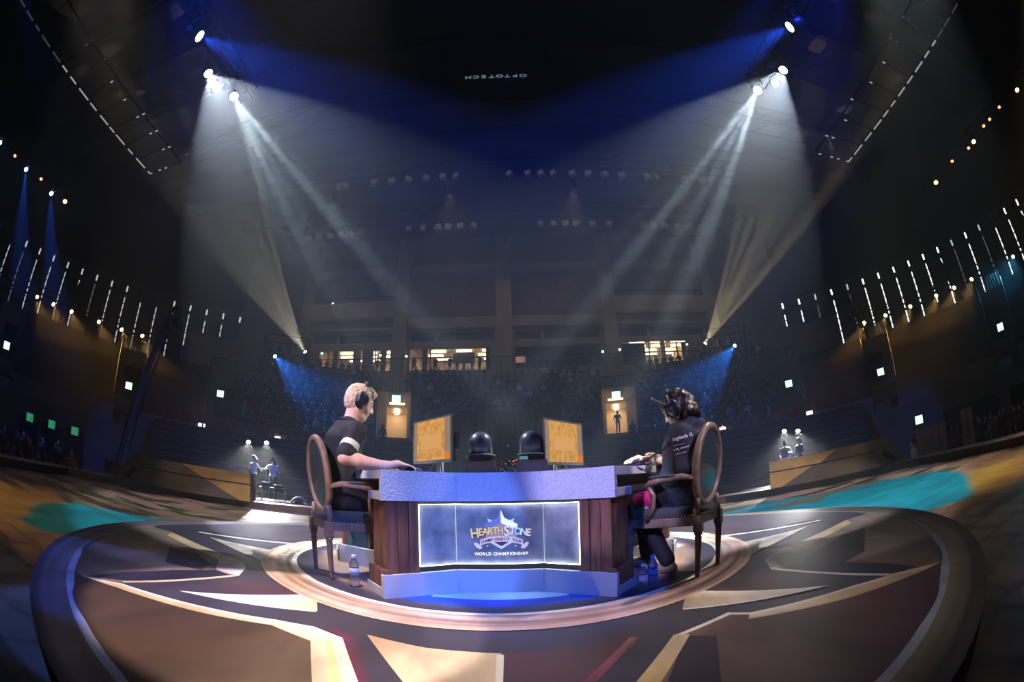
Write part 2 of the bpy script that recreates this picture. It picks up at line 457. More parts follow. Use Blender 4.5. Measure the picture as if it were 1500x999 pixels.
# ---- round side walls of tall blacked-out windows with bright slits of daylight between the blinds
BLIND = mat('blackout_blind', (.035, .045, .05), .8, noise_scale=.8, noise_amt=.3)
WFRAME = mat('window_steel', (.05, .055, .06), .5, .3)
SLIT_R = glow('daylight_slit_bright', (.85, 1, .93), 2.6)
SLIT_L = glow('daylight_slit_dim', (.80, .93, 1), .8)
SLIT_D = glow('daylight_slit_faint', (.7, .85, 1), .16)
WR = 42.0
wn = 0
for side in (-1, 1):
    a = 37.5; idx = 0
    while a < 80:
        wn += 1
        bay = thing('window_%d' % wn, 'blacked-out window bay with daylight slits between its blinds', None, kind='structure')
        step = 2.42; nb = 3
        short = a < 43.9
        zb, zt = (12.6 if short else 8.95), 15.3
        for k in range(nb):
            b0, b1 = side*(a+k*step), side*(a+(k+1)*step)
            e = .12*side
            MB().sector([(WR, zb), (WR, zt-1.15)], b0+e, b1-e, 2).build('blind', BLIND, bay)
            MB().sector([(WR+.05, zt-.95), (WR+.05, zt)], b0+e, b1-e, 2).build('top_pane', BLIND, bay)
            rnd = random.random()
            if side > 0: ms = SLIT_R if rnd < .8 else SLIT_D
            else: ms = SLIT_L if rnd < .72 else SLIT_D
            zs, ze = zb+.1, zt-1.2
            if side < 0 and random.random() < .35: zs = zb+2.2
            if side > 0 and random.random() < .15: zs = zb+1.5
            sl = MB()
            z = zs
            while z < ze-.2:       # the louvres cut each slit into dashes
                z2 = min(z+.52, ze)
                sl.sector([(WR+.1, z), (WR+.1, z2)], b0-e*.6, b0+e*.6, 1); z = z2+.10
            sl.build('daylight_slit', ms, bay, kind='stuff')
            if random.random() < (.85 if side > 0 else .7):
                MB().sector([(WR+.1, zt-.85), (WR+.1, zt-.3)], b0-e*1.0, b0+e*1.0, 1).build('upper_gap', ms if ms is not SLIT_D else SLIT_L, bay)
        a0, a1 = side*a, side*(a+nb*step)
        fr = MB()
        for z in (zb-.05, zt-1.05, zt+.05)+(() if short else ((zb+zt)/2-1.2,)):
            fr.sector([(WR-.12, z-.09), (WR-.12, z+.09)], a0, a1, 3)
        fr.build('window_frame', WFRAME, bay)
        if idx % 2 == 1:     # raking dark roof strut in front of the glass
            MB().bar(az(side*(a+5.3), 39.6, 4.9), az(side*(a+.6), 40.8, 16.8), .42).build('roof_strut', RIG, bay)
        a += nb*step; idx += 1
# ================================================================== the stage
EDGE = [(-7.5, -5), (-9.2, 0), (-10.0, 3.85), (-11.45, 6.9), (-11.3, 8.9), (-9.6, 10.2), (-7.45, 11.1), (-5.9, 11.8), (0, 12.6), (6.1, 12.15), (7.45, 11.4), (10.3, 9.4), (10.6, 8.0), (10.35, 6.45), (9.45, 3.8), (9.0, 0), (7.5, -5)]
def offset_poly(P, d):
    out = []; n = len(P)
    c = Vector((0, 4))
    for p in P:
        v = Vector(p)-c; out.append(tuple(c+v*(1+d/v.length)))
    return out
def inside(P, x, y):
    r = np.zeros_like(x, bool); n = len(P)
    for i in range(n):
        x0, y0 = P[i]; x1, y1 = P[(i+1) % n]
        c = ((y0 > y) != (y1 > y)) & (x < (x1-x0)*(y-y0)/(y1-y0+1e-12)+x0); r ^= c
    return r
# value noise in numpy for the painted scenery floor
def vnoise(x, y, seed):
    xi, yi = np.floor(x).astype(int), np.floor(y).astype(int); fx, fy = x-xi, y-yi
    fx, fy = fx*fx*(3-2*fx), fy*fy*(3-2*fy)
    def h(a, b):
        n = (a*374761393+b*668265263+seed*2147483647) & 0xffffffff
        n = ((n ^ (n >> 13))*1274126177) & 0xffffffff
        return ((n ^ (n >> 16)) & 0xffff)/65535.
    return (h(xi, yi)*(1-fx)+h(xi+1, yi)*fx)*(1-fy)+(h(xi, yi+1)*(1-fx)+h(xi+1, yi+1)*fx)*fy
def fbm(x, y, seed, o=4):
    return sum(vnoise(x*2**k, y*2**k, seed+k)*.5**(k+1) for k in range(o))/(1-.5**o)
def stage_floor():
    nx, ny = 420, 330
    X, Y = np.meshgrid(np.linspace(-12.6, 12.6, nx), np.linspace(-6, 13.4, ny))
    ok = inside(offset_poly(EDGE, .15), X, Y)
    n1, n2, n3 = fbm(X*.9, Y*.9, 3), fbm(X*2.2, Y*1.6, 11), fbm(X*.45, Y*.45, 23)
    stone = np.array([.34, .20, .12]); stone2 = np.array([.20, .10, .07]); pink = np.array([.50, .30, .24]); grass = np.array([.05, .10, .035]); dark = np.array([.05, .03, .03])
    C = stone*n2[..., None]*1.4+stone2*(1-n2[..., None])
    def mixc(C, col, m):
        m = np.clip(m, 0, 1)[..., None]; return C*(1-m)+np.array(col)*m
    # a pinkish dirt path along the far rim, grass tufts and dark gullies painted across it
    rr = np.hypot(X, Y-3.96)
    C = mixc(C, pink, (rr-5.8)/1.2*np.clip((Y-3.5)/3, 0, 1)*(.55+.9*(n1-.4)))
    C = mixc(C, grass, (fbm(X*1.1, Y*2.6, 40)-.52)*9*np.clip((Y-2.5)/3, 0, 1)*.85)
    C = mixc(C, dark, (fbm(X*.8, Y*2.2, 70)-.58)*12*.8)
    # cobble joints
    u, v = X*1.6+.25*n1*4, Y*2.4+.3*n2*4
    row = np.floor(v); j = np.minimum(np.abs(((u+.5*(row % 2)) % 1)-.0), np.abs(v % 1)); j = np.minimum(j, 1-((u+.5*(row % 2)) % 1)); j = np.minimum(j, 1-(v % 1))
    near = np.clip((6.2-np.abs(X))*0+np.clip((6.5-Y)/3, 0, 1), 0, 1)
    C = mixc(C, (.03, .02, .02), np.clip(1-j/.10, 0, 1)*near*.85)
    # yellowish cobble print with warm amber light painted in, near the sides
    C = mixc(C, (.55, .34, .06), np.clip(1-np.hypot((X-7.0)/2.4, (Y-2.9)/1.8), 0, 1)*1.8*(.4+n2))
    C = mixc(C, (.55, .36, .08), np.clip(1-np.hypot((X+6.2)/2.0, (Y-2.2)/1.9), 0, 1)*1.6*(.3+n2))
    # teal rivers
    teal = np.array([.0, .30, .42])*(.55+.8*fbm(X*1.1, Y*4.5, 90)[..., None])
    wob = .55*(n1-.5)*2
    RR = [(4.1, 6.2), (4.1, 9.2), (6.2, 9.9), (8.8, 8.2), (8.6, 6.0), (7.3, 4.35), (5.4, 3.1), (4.4, 3.6), (4.6, 5.0)]
    LR = [(-4.6, 2.2), (-5.6, 2.7), (-6.5, 4.3), (-6.0, 5.6), (-4.9, 6.1), (-4.3, 5.6), (-4.7, 4.5), (-4.2, 3.0)]
    for P in (RR, LR):
        m = inside(P, X+wob, Y+wob*.7).astype(float)
        for _ in range(3):
            m = (m+np.roll(m, 1, 0)+np.roll(m, -1, 0)+np.roll(m, 1, 1)+np.roll(m, -1, 1))/5
        mm = np.clip(m*1.15, 0, 1)[..., None]
        C = C*(1-mm)+teal*mm
    # islands of bank in the right-hand river, bright light spot painted on the left
    m = inside([(5.2, 8.3), (7.2, 9.0), (9.2, 8.6), (8.4, 7.7), (7.0, 8.2), (6.1, 7.6)], X+wob*.6, Y+wob*.3)
    C[m] = C[m]*.25+np.array([.20, .12, .07])*.75
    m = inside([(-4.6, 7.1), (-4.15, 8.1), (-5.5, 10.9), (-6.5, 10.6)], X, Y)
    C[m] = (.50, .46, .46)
    keep = -np.ones(X.shape, int)
    vs = np.stack([X, Y, np.full_like(X, Zs)], -1)[ok]
    keep[ok] = np.arange(ok.sum())
    a, b, c, d = keep[:-1, :-1], keep[:-1, 1:], keep[1:, 1:], keep[1:, :-1]
    q = np.stack([a, b, c, d], -1).reshape(-1, 4); q = q[(q >= 0).all(1)]
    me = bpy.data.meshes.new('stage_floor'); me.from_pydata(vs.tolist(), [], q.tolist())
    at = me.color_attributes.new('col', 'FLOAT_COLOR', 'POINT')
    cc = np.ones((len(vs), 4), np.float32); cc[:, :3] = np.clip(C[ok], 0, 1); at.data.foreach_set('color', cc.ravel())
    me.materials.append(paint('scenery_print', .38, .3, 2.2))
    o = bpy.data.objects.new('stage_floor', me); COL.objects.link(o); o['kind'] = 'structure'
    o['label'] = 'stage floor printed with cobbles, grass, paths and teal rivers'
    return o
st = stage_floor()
MB().prism(offset_poly(EDGE, .1), Zf, Zs-.012).build('stage_deck', BLACK, st, world=True)
# raised kerb round the far side of the stage
inn, out = offset_poly(EDGE, .02), offset_poly(EDGE, .75)
KERB = mat('kerb_brown', (.20, .10, .07), .55, noise_scale=2, noise_amt=.2)
KERBK = mat('kerb_black', (.012, .012, .014), .5)
KERBTOP = mat('kerb_gold_edge', (.42, .24, .08), .5, noise_scale=1.5, noise_amt=.3)
kb = thing('kerb', 'low kerb edging the stage floor', None, kind='structure')
for i in range(1, len(EDGE)-2):
    a, b, c, d = inn[i], inn[i+1], out[i+1], out[i]
    f = MB()
    f.add([(a[0], a[1], Zs), (b[0], b[1], Zs), (b[0], b[1], -.16), (a[0], a[1], -.16)], [(0, 1, 2, 3)], 0)
    f.add([(a[0], a[1], -.16), (b[0], b[1], -.16), (c[0], c[1], -.15), (d[0], d[1], -.15)], [(0, 1, 2, 3)], 1)
    f.add([(c[0], c[1], -.15), (d[0], d[1], -.15), (d[0], d[1], Zf), (c[0], c[1], Zf)], [(0, 1, 2, 3)], 2)
    f.build('kerb_block', [KERBK if i >= 9 or i < 3 else KERB, KERBTOP if (i < 4 or i > 11) else KERB, BLACK], kb)

# ---- raised round dais with the printed compass emblem
CX, CY, RD = -.102, 3.96, 3.59
dais = thing('round_dais', 'low round dais printed with a carved compass emblem under the desk', 'dais', (CX, CY, Zs))
MB().lathe([(RD, 0), (RD, .346), (RD-.008, .3494)], 160).build('drum', mat('dais_side', (.015, .014, .03), .45), dais)
EMB = paint('emblem_print', .55, .38, 3.2)
def pol(a, r):
    """point on the dais: a = degrees from the camera side, positive to the right"""
    return (CX+r*math.sin(R(a)), CY-r*math.cos(R(a)))
_lvl = [0]
def print_piece(name, pts, cols, z=None, sub=0):
    """flat printed shape on the dais; cols = one colour or one per corner"""
    _lvl[0] += 1
    zz = .00006*_lvl[0] if z is None else z
    me = bpy.data.meshes.new(name)
    bm = bmesh.new(); cl = bm.verts.layers.float_color.new('col')
    vs = [bm.verts.new((p[0]-CX, p[1]-CY, -Zs+zz)) for p in pts]
    f = bm.faces.new(vs)
    if f.normal.z < 0 or sum(pts[i][0]*pts[(i+1) % len(pts)][1]-pts[(i+1) % len(pts)][0]*pts[i][1] for i in range(len(pts))) < 0: bmesh.ops.reverse_faces(bm, faces=[f])
    for i, v in enumerate(vs):
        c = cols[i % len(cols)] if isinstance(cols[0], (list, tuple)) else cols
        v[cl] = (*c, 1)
    bmesh.ops.triangulate(bm, faces=bm.faces[:])
    bm.to_mesh(me); bm.free()
    me.materials.append(EMB)
    o = bpy.data.objects.new(name, me); COL.objects.link(o); o.parent = dais
    return o
def print_ring(name, r0, r1, fn, a0=-180, a1=180, n=240, wob=0, bands=1, stroke=0):
    """fn(angle)->(inner colour, outer colour); bands > 1 breaks the ring into brush strokes that follow the arc"""
    _lvl[0] += 1; zz = .00006*_lvl[0]
    vs, cs, fs = [], [], []; m = bands+1
    for i in range(n+1):
        a = a0+(a1-a0)*i/n; ci, co = fn(a)
        w = wob*(noise.noise(Vector((a*.12, r0, 0)))) if wob else 0
        for k in range(m):
            t = k/bands; r = (r0+w)*(1-t)+r1*t; c = lerp3(ci, co, t)
            if stroke:
                q = noise.noise(Vector((a*.035, r*22, r0*7)))*stroke; q2 = noise.noise(Vector((a*.06+9, r*15, 3)))
                c = tuple(max(0, x*(1+q*1.3)) for x in c); c = lerp3(c, (c[0]*1.05, c[1]*.62, c[2]*.45), max(0, q2)*1.2*min(1, stroke))
            x, y = pol(a, r); vs.append((x-CX, y-CY, -Zs+zz)); cs.append((*c, 1))
    for i in range(n):
        for k in range(bands): fs.append((i*m+k, i*m+k+1, (i+1)*m+k+1, (i+1)*m+k))
    me = bpy.data.meshes.new(name); me.from_pydata(vs, [], fs)
    at = me.color_attributes.new('col', 'FLOAT_COLOR', 'POINT'); at.data.foreach_set('color', np.array(cs, np.float32).ravel())
    me.materials.append(EMB)
    o = bpy.data.objects.new(name, me); COL.objects.link(o); o.parent = dais
    return o
def lerp3(a, b, t): t = max(0, min(1, t)); return tuple(a[i]*(1-t)+b[i]*t for i in range(3))
SLATE, BROWN, PLUM = (.050, .042, .075), (.065, .034, .026), (.085, .040, .052)
CREAM, GOLD, PALE, NAVY, MAG = (.78, .60, .45), (.62, .42, .20), (.92, .85, .80), (.018, .016, .05), (.17, .025, .08)
CORAL = (.66, .36, .26)
print_ring('ground_colour', 0.0, 3.40, lambda a: (SLATE, SLATE))
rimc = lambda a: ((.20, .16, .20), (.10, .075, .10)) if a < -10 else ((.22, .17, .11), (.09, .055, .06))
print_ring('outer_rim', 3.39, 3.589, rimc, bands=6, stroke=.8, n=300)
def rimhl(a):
    c = lerp3((.26, .22, .24), (.34, .42, .75) if a < 0 else (.45, .50, .60), 1-abs(abs(a)-27)/22)  # left arc bluer: blue light painted into the rim
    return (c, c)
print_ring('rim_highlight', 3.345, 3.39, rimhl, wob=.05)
def arc(a0, a1, r, n=12): return [pol(a0+(a1-a0)*i/n, r) for i in range(n+1)]
for s in (-1, 1):     # s = -1 left, +1 right
    def S(P): return [(-.1+(x+.1)*(-s), y) for x, y in P] if s > 0 else P
    body = BROWN if s < 0 else PLUM
    # rear plate between the big spike and the rear spike
    P = S([(-3.06, 3.12), (-1.92, 2.72), (-1.79, 2.58), (-1.67, 2.31), (-1.73, 2.03), (-1.855, 1.46), (-2.0, 1.264)])
    A = arc(s*36, s*75, 3.345)
    print_piece('stone_plate', A+P, [body]*4+[lerp3(body, CREAM, .25)]*(len(A)+len(P)-4))
    print_piece('gold_edge', S([(-3.06, 3.12), (-1.92, 2.72), (-2.06, 2.60), (-2.95, 2.93)]), [GOLD, CREAM, CREAM, GOLD])
    if s < 0: print_piece('pale_block', S([(-1.92, 2.72), (-1.79, 2.58), (-1.67, 2.31), (-1.86, 2.31), (-2.06, 2.60)]), [CREAM, PALE, PALE, CREAM, CREAM])
    else: print_piece('pale_block', S([(-1.92, 2.72), (-1.79, 2.58), (-1.67, 2.31), (-1.74, 2.31), (-1.85, 2.56)]), [CREAM, CREAM, PALE, CREAM, GOLD])
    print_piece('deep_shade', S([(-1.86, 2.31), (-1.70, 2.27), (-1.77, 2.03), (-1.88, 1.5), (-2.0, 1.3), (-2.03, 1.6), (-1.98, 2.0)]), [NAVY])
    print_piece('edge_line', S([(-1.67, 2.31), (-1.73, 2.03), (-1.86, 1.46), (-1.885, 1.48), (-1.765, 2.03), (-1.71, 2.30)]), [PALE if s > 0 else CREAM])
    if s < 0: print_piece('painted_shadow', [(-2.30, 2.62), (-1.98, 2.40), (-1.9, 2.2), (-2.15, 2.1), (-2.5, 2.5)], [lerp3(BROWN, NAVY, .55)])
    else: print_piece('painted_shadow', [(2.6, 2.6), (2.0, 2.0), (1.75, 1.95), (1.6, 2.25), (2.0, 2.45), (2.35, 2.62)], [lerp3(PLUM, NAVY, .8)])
    # front plate between the big spike and the front spike
    P = [pol(s*8, 3.345)]+S([(-.25, .80), (-.494, 1.253), (-.697, 1.649), (-.86, 1.724), (-1.04, 1.704), (-1.38, 1.594), (-1.845, 1.439), (-2.0, 1.264)]) if s < 0 else \
        [pol(8, 3.345), (.12, .8), (.385, 1.24), (.602, 1.631), (.895, 1.761), (.967, 1.683), (1.482, 1.547), (1.895, 1.26)]
    A = arc(s*36, s*8, 3.345)
    print_piece('stone_plate', P+A[::1], [body]*2+[lerp3(body, CREAM, .16)]*3+[body]*30)
# front-left plate edging
print_piece('gold_edge', [(-2.0, 1.264), (-1.845, 1.439), (-1.38, 1.594), (-1.04, 1.704), (-1.02, 1.62), (-1.36, 1.50), (-1.80, 1.36)], [CREAM, CREAM, CREAM, PALE, CREAM, GOLD, GOLD])
print_piece('edge_line', [(-2.0, 1.264), (-1.845, 1.439), (-1.38, 1.594), (-1.04, 1.704), (-1.04, 1.68), (-1.375, 1.57), (-1.83, 1.415)], [PALE])
print_piece('pale_block', [(-1.04, 1.704), (-.86, 1.724), (-.697, 1.649), (-.793, 1.544), (-1.02, 1.62)], [PALE, PALE, PALE, CREAM, CREAM])
print_piece('gold_edge', [(-.697, 1.649), (-.494, 1.253), (-.30, .86), (-.16, .60), (-.40, .60), (-.5, .95), (-.623, 1.183), (-.793, 1.544)], [PALE, PALE, PALE, CREAM, CREAM, CREAM, CREAM, CREAM])
print_piece('yellow_line', [(-.72, 1.60), (-.55, 1.24), (-.40, .9), (-.30, .62), (-.34, .62), (-.44, .9), (-.59, 1.23), (-.75, 1.59)], [(.85, .75, .42)])
print_piece('crimson_edge', [(-.697, 1.649), (-.494, 1.253), (-.30, .86), (-.25, .86), (-.445, 1.27), (-.64, 1.70), (-.82, 1.76)], [MAG, MAG, MAG, SLATE, SLATE, SLATE, MAG])
# front-right plate edging
print_piece('gold_edge', [(1.895, 1.26), (1.694, 1.452), (1.482, 1.547), (.967, 1.683), (.921, 1.61), (1.369, 1.423), (1.72, 1.31)], [GOLD, CREAM, CREAM, PALE, CREAM, GOLD, GOLD])
print_piece('edge_line', [(1.80, 1.37), (1.482, 1.547), (.967, 1.683), (.895, 1.761), (.602, 1.631), (.61, 1.605), (.89, 1.725), (.955, 1.655), (1.475, 1.52)], [PALE])
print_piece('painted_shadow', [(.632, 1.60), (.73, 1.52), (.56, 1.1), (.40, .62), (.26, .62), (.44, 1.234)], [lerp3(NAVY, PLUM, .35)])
print_piece('gold_edge', [(.595, 1.635), (.65, 1.60), (.42, 1.234), (.22, .80), (.14, .62), (.10, .62), (.16, .8), (.34, 1.25)], [CREAM, CREAM, GOLD, GOLD, GOLD, GOLD, GOLD, GOLD])
# front spike, two-tone
print_piece('front_spike', [(-.62, 1.735), (-.36, 1.65), (-.066, 1.615), (-.058, 1.347), (-.05, .76), (-.363, 1.303)], [CORAL, CREAM, CREAM, CREAM, CREAM, CREAM])
print_piece('front_spike', [(-.066, 1.615), (.22, 1.65), (.47, 1.735), (.20, 1.31), (-.05, .76), (-.058, 1.347)], [lerp3(PLUM, MAG, .3), PLUM, PLUM, PLUM, lerp3(PLUM, MAG, .5), PLUM])
print_piece('edge_line', [(-.085, 1.60), (-.058, 1.60), (-.045, .78), (-.06, .78)], [PALE])
print_piece('rose_streak', [(.43, 1.69), (.47, 1.68), (.235, 1.309), (.0, .80), (-.04, .80), (.185, 1.309)], [lerp3(MAG, CORAL, .4), PLUM, MAG, MAG, MAG, MAG])
for s in (-1, 1):
    def S(P): return [(-.1+(x+.1)*(-s), y) for x, y in P] if s > 0 else P
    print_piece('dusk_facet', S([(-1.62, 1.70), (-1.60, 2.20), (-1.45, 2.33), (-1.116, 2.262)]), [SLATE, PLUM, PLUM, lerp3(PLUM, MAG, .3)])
    k = CREAM if s < 0 else lerp3(CREAM, PLUM, .35)
    print_piece('side_spike', S([(-1.634, 1.679), (-1.116, 2.262), (-1.03, 2.13), (-.949, 1.958), (-1.0, 1.926)]), [PALE, PALE, k, k, k])
    print_piece('edge_line', S([(-1.634, 1.679), (-1.116, 2.262), (-1.09, 2.22), (-1.60, 1.71)]), [PALE])
    print_piece('edge_line', S([(-1.634, 1.679), (-.949, 1.940), (-.96, 1.965), (-1.60, 1.70)]), [lerp3(PALE, (.7, .6, .9), .5)])
    print_piece('rear_spike', S([(-2.777, 3.375), (-1.933, 3.42), (-1.80, 3.1), (-1.753, 2.819)]), [PALE, k, lerp3(k, PLUM, .5), k])
    print_piece('edge_line', S([(-2.777, 3.375), (-1.753, 2.819), (-1.78, 2.86), (-2.70, 3.38)]), [CREAM])
    print_piece('stone_plate', S([(-3.05, 3.62), (-1.93, 4.16), (-1.9, 4.6), (-2.4, 5.9), (-3.1, 4.9)]), [SLATE, PLUM, PLUM, PLUM, SLATE])
    print_piece('edge_line', S([(-3.01, 3.46), (-1.88, 4.07), (-1.88, 4.14), (-3.03, 3.53)]), [PALE])
    print_piece('stone_plate', S([(-1.7, 5.6), (-.5, 6.3), (-.2, 7.2), (-2.0, 6.7)]), [PLUM])
# inner ring and the printed well under the desk
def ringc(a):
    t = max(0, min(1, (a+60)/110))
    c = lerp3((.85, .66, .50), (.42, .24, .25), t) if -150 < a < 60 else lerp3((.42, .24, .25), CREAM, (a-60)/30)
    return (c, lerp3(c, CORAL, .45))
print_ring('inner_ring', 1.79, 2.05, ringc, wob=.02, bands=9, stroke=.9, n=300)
print_ring('ring_inner_line', 1.775, 1.815, lambda a: (PALE, lerp3(PALE, CREAM, .3)), wob=.01)
print_ring('ring_outer_line', 2.02, 2.06, lambda a: (CORAL, CREAM), wob=.01)
_rr = random.Random(11)
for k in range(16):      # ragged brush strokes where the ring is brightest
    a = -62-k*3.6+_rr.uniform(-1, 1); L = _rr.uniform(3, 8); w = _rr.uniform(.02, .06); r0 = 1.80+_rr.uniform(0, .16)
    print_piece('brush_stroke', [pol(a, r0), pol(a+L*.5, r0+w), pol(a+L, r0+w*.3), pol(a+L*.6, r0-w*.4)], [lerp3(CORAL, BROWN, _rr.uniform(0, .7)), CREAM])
print_ring('well_floor', .9, 1.775, lambda a: (SLATE, SLATE), bands=20, stroke=.9)
print_ring('ember_band', 1.50, 1.66, lambda a: ((.62, .36, .26), SLATE) if abs(a) > 8 else (NAVY, SLATE), wob=.05)
def sidec(a):
    t = max(0, min(1, (abs(a)-24)/14))
    return (lerp3((.05, .22, .80), (.55, .34, .22), t), lerp3((.0, .10, .75), (.50, .30, .22), t))
print_ring('well_glow_band', .9, 1.54, sidec)  # front sector carries the blue light in its colour
print_ring('well_painted_light', .7, 1.50, lambda a: ((.55, .80, .95), (.45, .75, .95)), -15, 15, 16, wob=.03)  # blue-white light pool before the desk, painted onto the floor
print_ring('well_blue_edge', 1.50, 1.66, lambda a: ((.0, .10, .75), (.02, .06, .45)), -19, 19, 20)  # blue margin of the painted light pool
# ---- the two gold-and-black wedge consoles on the kerb
YEL = mat('console_ochre', (.50, .27, .06), .55, noise_scale=2, noise_amt=.12)
YDK = mat('console_dark_face', (.12, .085, .06), .6, noise_scale=2, noise_amt=.15)
def console(name_label, L, Rr, dark_side, flare, h=.80, endw=1.1):
    """front face from L to R (world xy), sloping back behind it; dark_side: which end the dark half of the front is on"""
    a, b = Vector((*L, -.15)), Vector((*Rr, -.15)); d = (b-a); W = d.length; d.normalize()
    n = Vector((-d.y, d.x, 0))         # pointing away from the camera
    if n.y < 0: n = -n
    t = thing('wedge_console', name_label, 'console', (a+b)/2)
    def P(u, v, z): return a+d*u+n*v+Vector((0, 0, z))
    core = MB()
    vs = []
    for u in (0.02, W-.02): vs += [P(u, .02, 0), P(u, endw, 0), P(u, .55, h-.02), P(u, .02, h-.02)]
    core.add(vs, [(0, 3, 2, 1), (4, 5, 6, 7), (0, 4, 7, 3), (3, 7, 6, 2), (2, 6, 5, 1), (0, 1, 5, 4)])
    core.build('body', BLACK, t, world=True)
    zc = h*.60; k = .46*W if dark_side == 'L' else .54*W
    def panel(pts, m, nm='front_panel'):
        vs = [P(u, 0, z) for u, z in pts]+[P(u, .03, z) for u, z in pts]; n_ = len(pts)
        fs = [tuple(range(n_)), tuple(range(2*n_-1, n_-1, -1))]+[(i, (i+1) % n_, n_+(i+1) % n_, n_+i) for i in range(n_)]
        MB().add(vs, fs).build(nm, m, t, world=True)
    z1, z2 = zc-.02, zc+.02
    if dark_side == 'L':      # bright wedge towards the right end
        c1 = k-.05*W; c2 = c1+.27*W; c3 = W*.86
        panel([(0, z2), (c1+.20*W, z2), (c1, h), (0, h)], YDK); panel([(c1+.20*W, z2), (W, z2), (W, h), (c1, h)], YEL)
        panel([(0, 0), (W*.92, 0), (c1+.22*W, z1), (0, z1)], YDK); panel([(W*.92, 0), (W, 0), (W, z1), (c1+.22*W, z1)], YEL)
    else:
        c1 = W*.60
        panel([(0, z2), (W*.45, z2), (c1, h), (0, h)], YEL); panel([(W*.45, z2), (W, z2), (W, h), (c1, h)], YDK)
        panel([(0, 0), (W*.10, 0), (W*.38, z1), (0, z1)], YEL); panel([(W*.10, 0), (W, 0), (W, z1), (W*.38, z1)], YDK)
    for u, s in ((0, -1), (W, 1)):     # ends: ochre frame round a raking dark slot
        e = MB(); o = s*.012
        def Q(v, z): return P(u+o, v, z)
        outer = [Q(0, 0), Q(endw, 0), Q(endw, .10), Q(.55, h), Q(0, h)]
        e.add(outer, [(0, 1, 2, 3, 4)]); e.build('end_cheek', YEL if (s > 0) == (dark_side == 'R') or s < 0 and dark_side == 'L' else YDK, t, world=True)
        o = s*.02
        MB().add([Q(.12, h*.62), Q(.12, h*.42), Q(.62, 0.02), Q(1.05, .02)], [(0, 1, 2, 3)]).build('dark_slot', BLACK, t, world=True)
    # flared outer wing: ochre board with a raking dark slot cut through it
    base = a if dark_side == 'L' else b; e = Vector((*flare, 0)).normalized()
    def Wp(v, z, o=0): return base+e*v+Vector((0, 0, z))+Vector((-e.y, e.x, 0))*o*(1 if e.x < 0 else -1)
    def slab(pts, o0, o1, m, nm):
        n_ = len(pts); vs = [Wp(v, z, o0) for v, z in pts]+[Wp(v, z, o1) for v, z in pts]
        MB().add(vs, [tuple(range(n_)), tuple(range(2*n_-1, n_-1, -1))]+[(i, (i+1) % n_, n_+(i+1) % n_, n_+i) for i in range(n_)]).build(nm, m, t, world=True)
    slab([(0, 0), (1.45, 0), (1.45, .16), (.40, h), (0, h)], 0, -.04, YEL, 'wing_board')
    slab([(.12, h*.56), (.30, h*.56), (1.05, .06), (.62, .06), (.12, h*.36)], .012, .004, BLACK, 'dark_slot')
    return t
console('ochre and black wedge console on the stage edge behind the left player', (-10.70, 9.27), (-7.30, 10.82), 'L', (-.99, .14))
console('ochre and black wedge console on the stage edge behind the right player', (7.47, 11.72), (10.28, 9.43), 'R', (.99, .16))
# ================================================================== the desk
LAV = mat('desk_stucco', (.58, .57, .64), .75, bump=.9, bump_scale=70, noise_scale=40, noise_amt=.06)
LAVS = mat('desk_smooth_paint', (.66, .64, .68), .6)
WOOD = mat('desk_walnut', (.20, .085, .055), .45, noise_scale=9, noise_amt=.35, stretch=(3, 3, .25), bump=.3, bump_scale=30, coat=.2)
WOODC = mat('desk_core_wood', (.22, .12, .085), .6, noise_scale=9, noise_amt=.2)
TEALP = mat('desk_side_panel', (.05, .09, .10), .6)
XC = -.1
def mir(P): return [(XC+x, y) for x, y in P]+[(XC-x, y) for x, y in reversed(P)]
desk = thing('desk', 'pale stucco tournament desk with walnut pillars and backlit front sign', 'desk', (XC, 3.1, 0))
slab = [(.253, 2.66), (.610, 2.38), (.785, 2.61), (1.37, 3.42), (1.44, 3.72), (.6, 4.02)]
MB().prism(mir(slab), .693, .743).build('tabletop', LAVS, desk, world=True, bevel=.003)
core = [(.253, 2.72), (.56, 2.48), (.70, 2.66), (.62, 2.95), (1.2, 3.55), (.6, 3.9)]
MB().prism(mir(core), .60, .70).build('tabletop_core', WOODC, desk, world=True)
lslab = [(.253, 2.66), (.610, 2.38), (.785, 2.61), (.66, 2.78), (.60, 3.05), (1.3, 3.48), (1.35, 3.7), (.6, 3.95)]
MB().prism(mir(lslab), .571, .622).build('lower_slab', LAVS, desk, world=True, bevel=.003)
FRONTP = [(XC-.625, 2.36), (XC-.253, 2.65), (XC+.253, 2.65), (XC+.625, 2.36)]
for i in range(3):
    a, b = Vector((*FRONTP[i], 0)), Vector((*FRONTP[i+1], 0)); d = (b-a).normalized(); n = Vector((-d.y, d.x, 0))
    MB().add([a+Vector((0, 0, .571)), b+Vector((0, 0, .571)), b+Vector((0, 0, .744)), a+Vector((0, 0, .744)),
              a+n*.03+Vector((0, 0, .571)), b+n*.03+Vector((0, 0, .571)), b+n*.03+Vector((0, 0, .744)), a+n*.03+Vector((0, 0, .744))],
             [(0, 1, 2, 3), (7, 6, 5, 4), (3, 2, 6, 7), (4, 5, 1, 0), (0, 3, 7, 4), (1, 5, 6, 2)]).build('fascia_panel', LAV, desk, world=True)
    MB().add([a+Vector((0, 0, 0)), b, b+Vector((0, 0, .145)), a+Vector((0, 0, .145)),
              a+n*.03, b+n*.03, b+n*.03+Vector((0, 0, .145)), a+n*.03+Vector((0, 0, .145))],
             [(0, 1, 2, 3), (7, 6, 5, 4), (3, 2, 6, 7), (4, 5, 1, 0), (0, 3, 7, 4), (1, 5, 6, 2)]).build('plinth_panel', LAVS, desk, world=True)
plin = [(.253, 2.67), (.615, 2.39), (.785, 2.62), (.70, 2.78), (.64, 3.1), (1.33, 3.42), (1.42, 3.66), (.6, 3.9)]
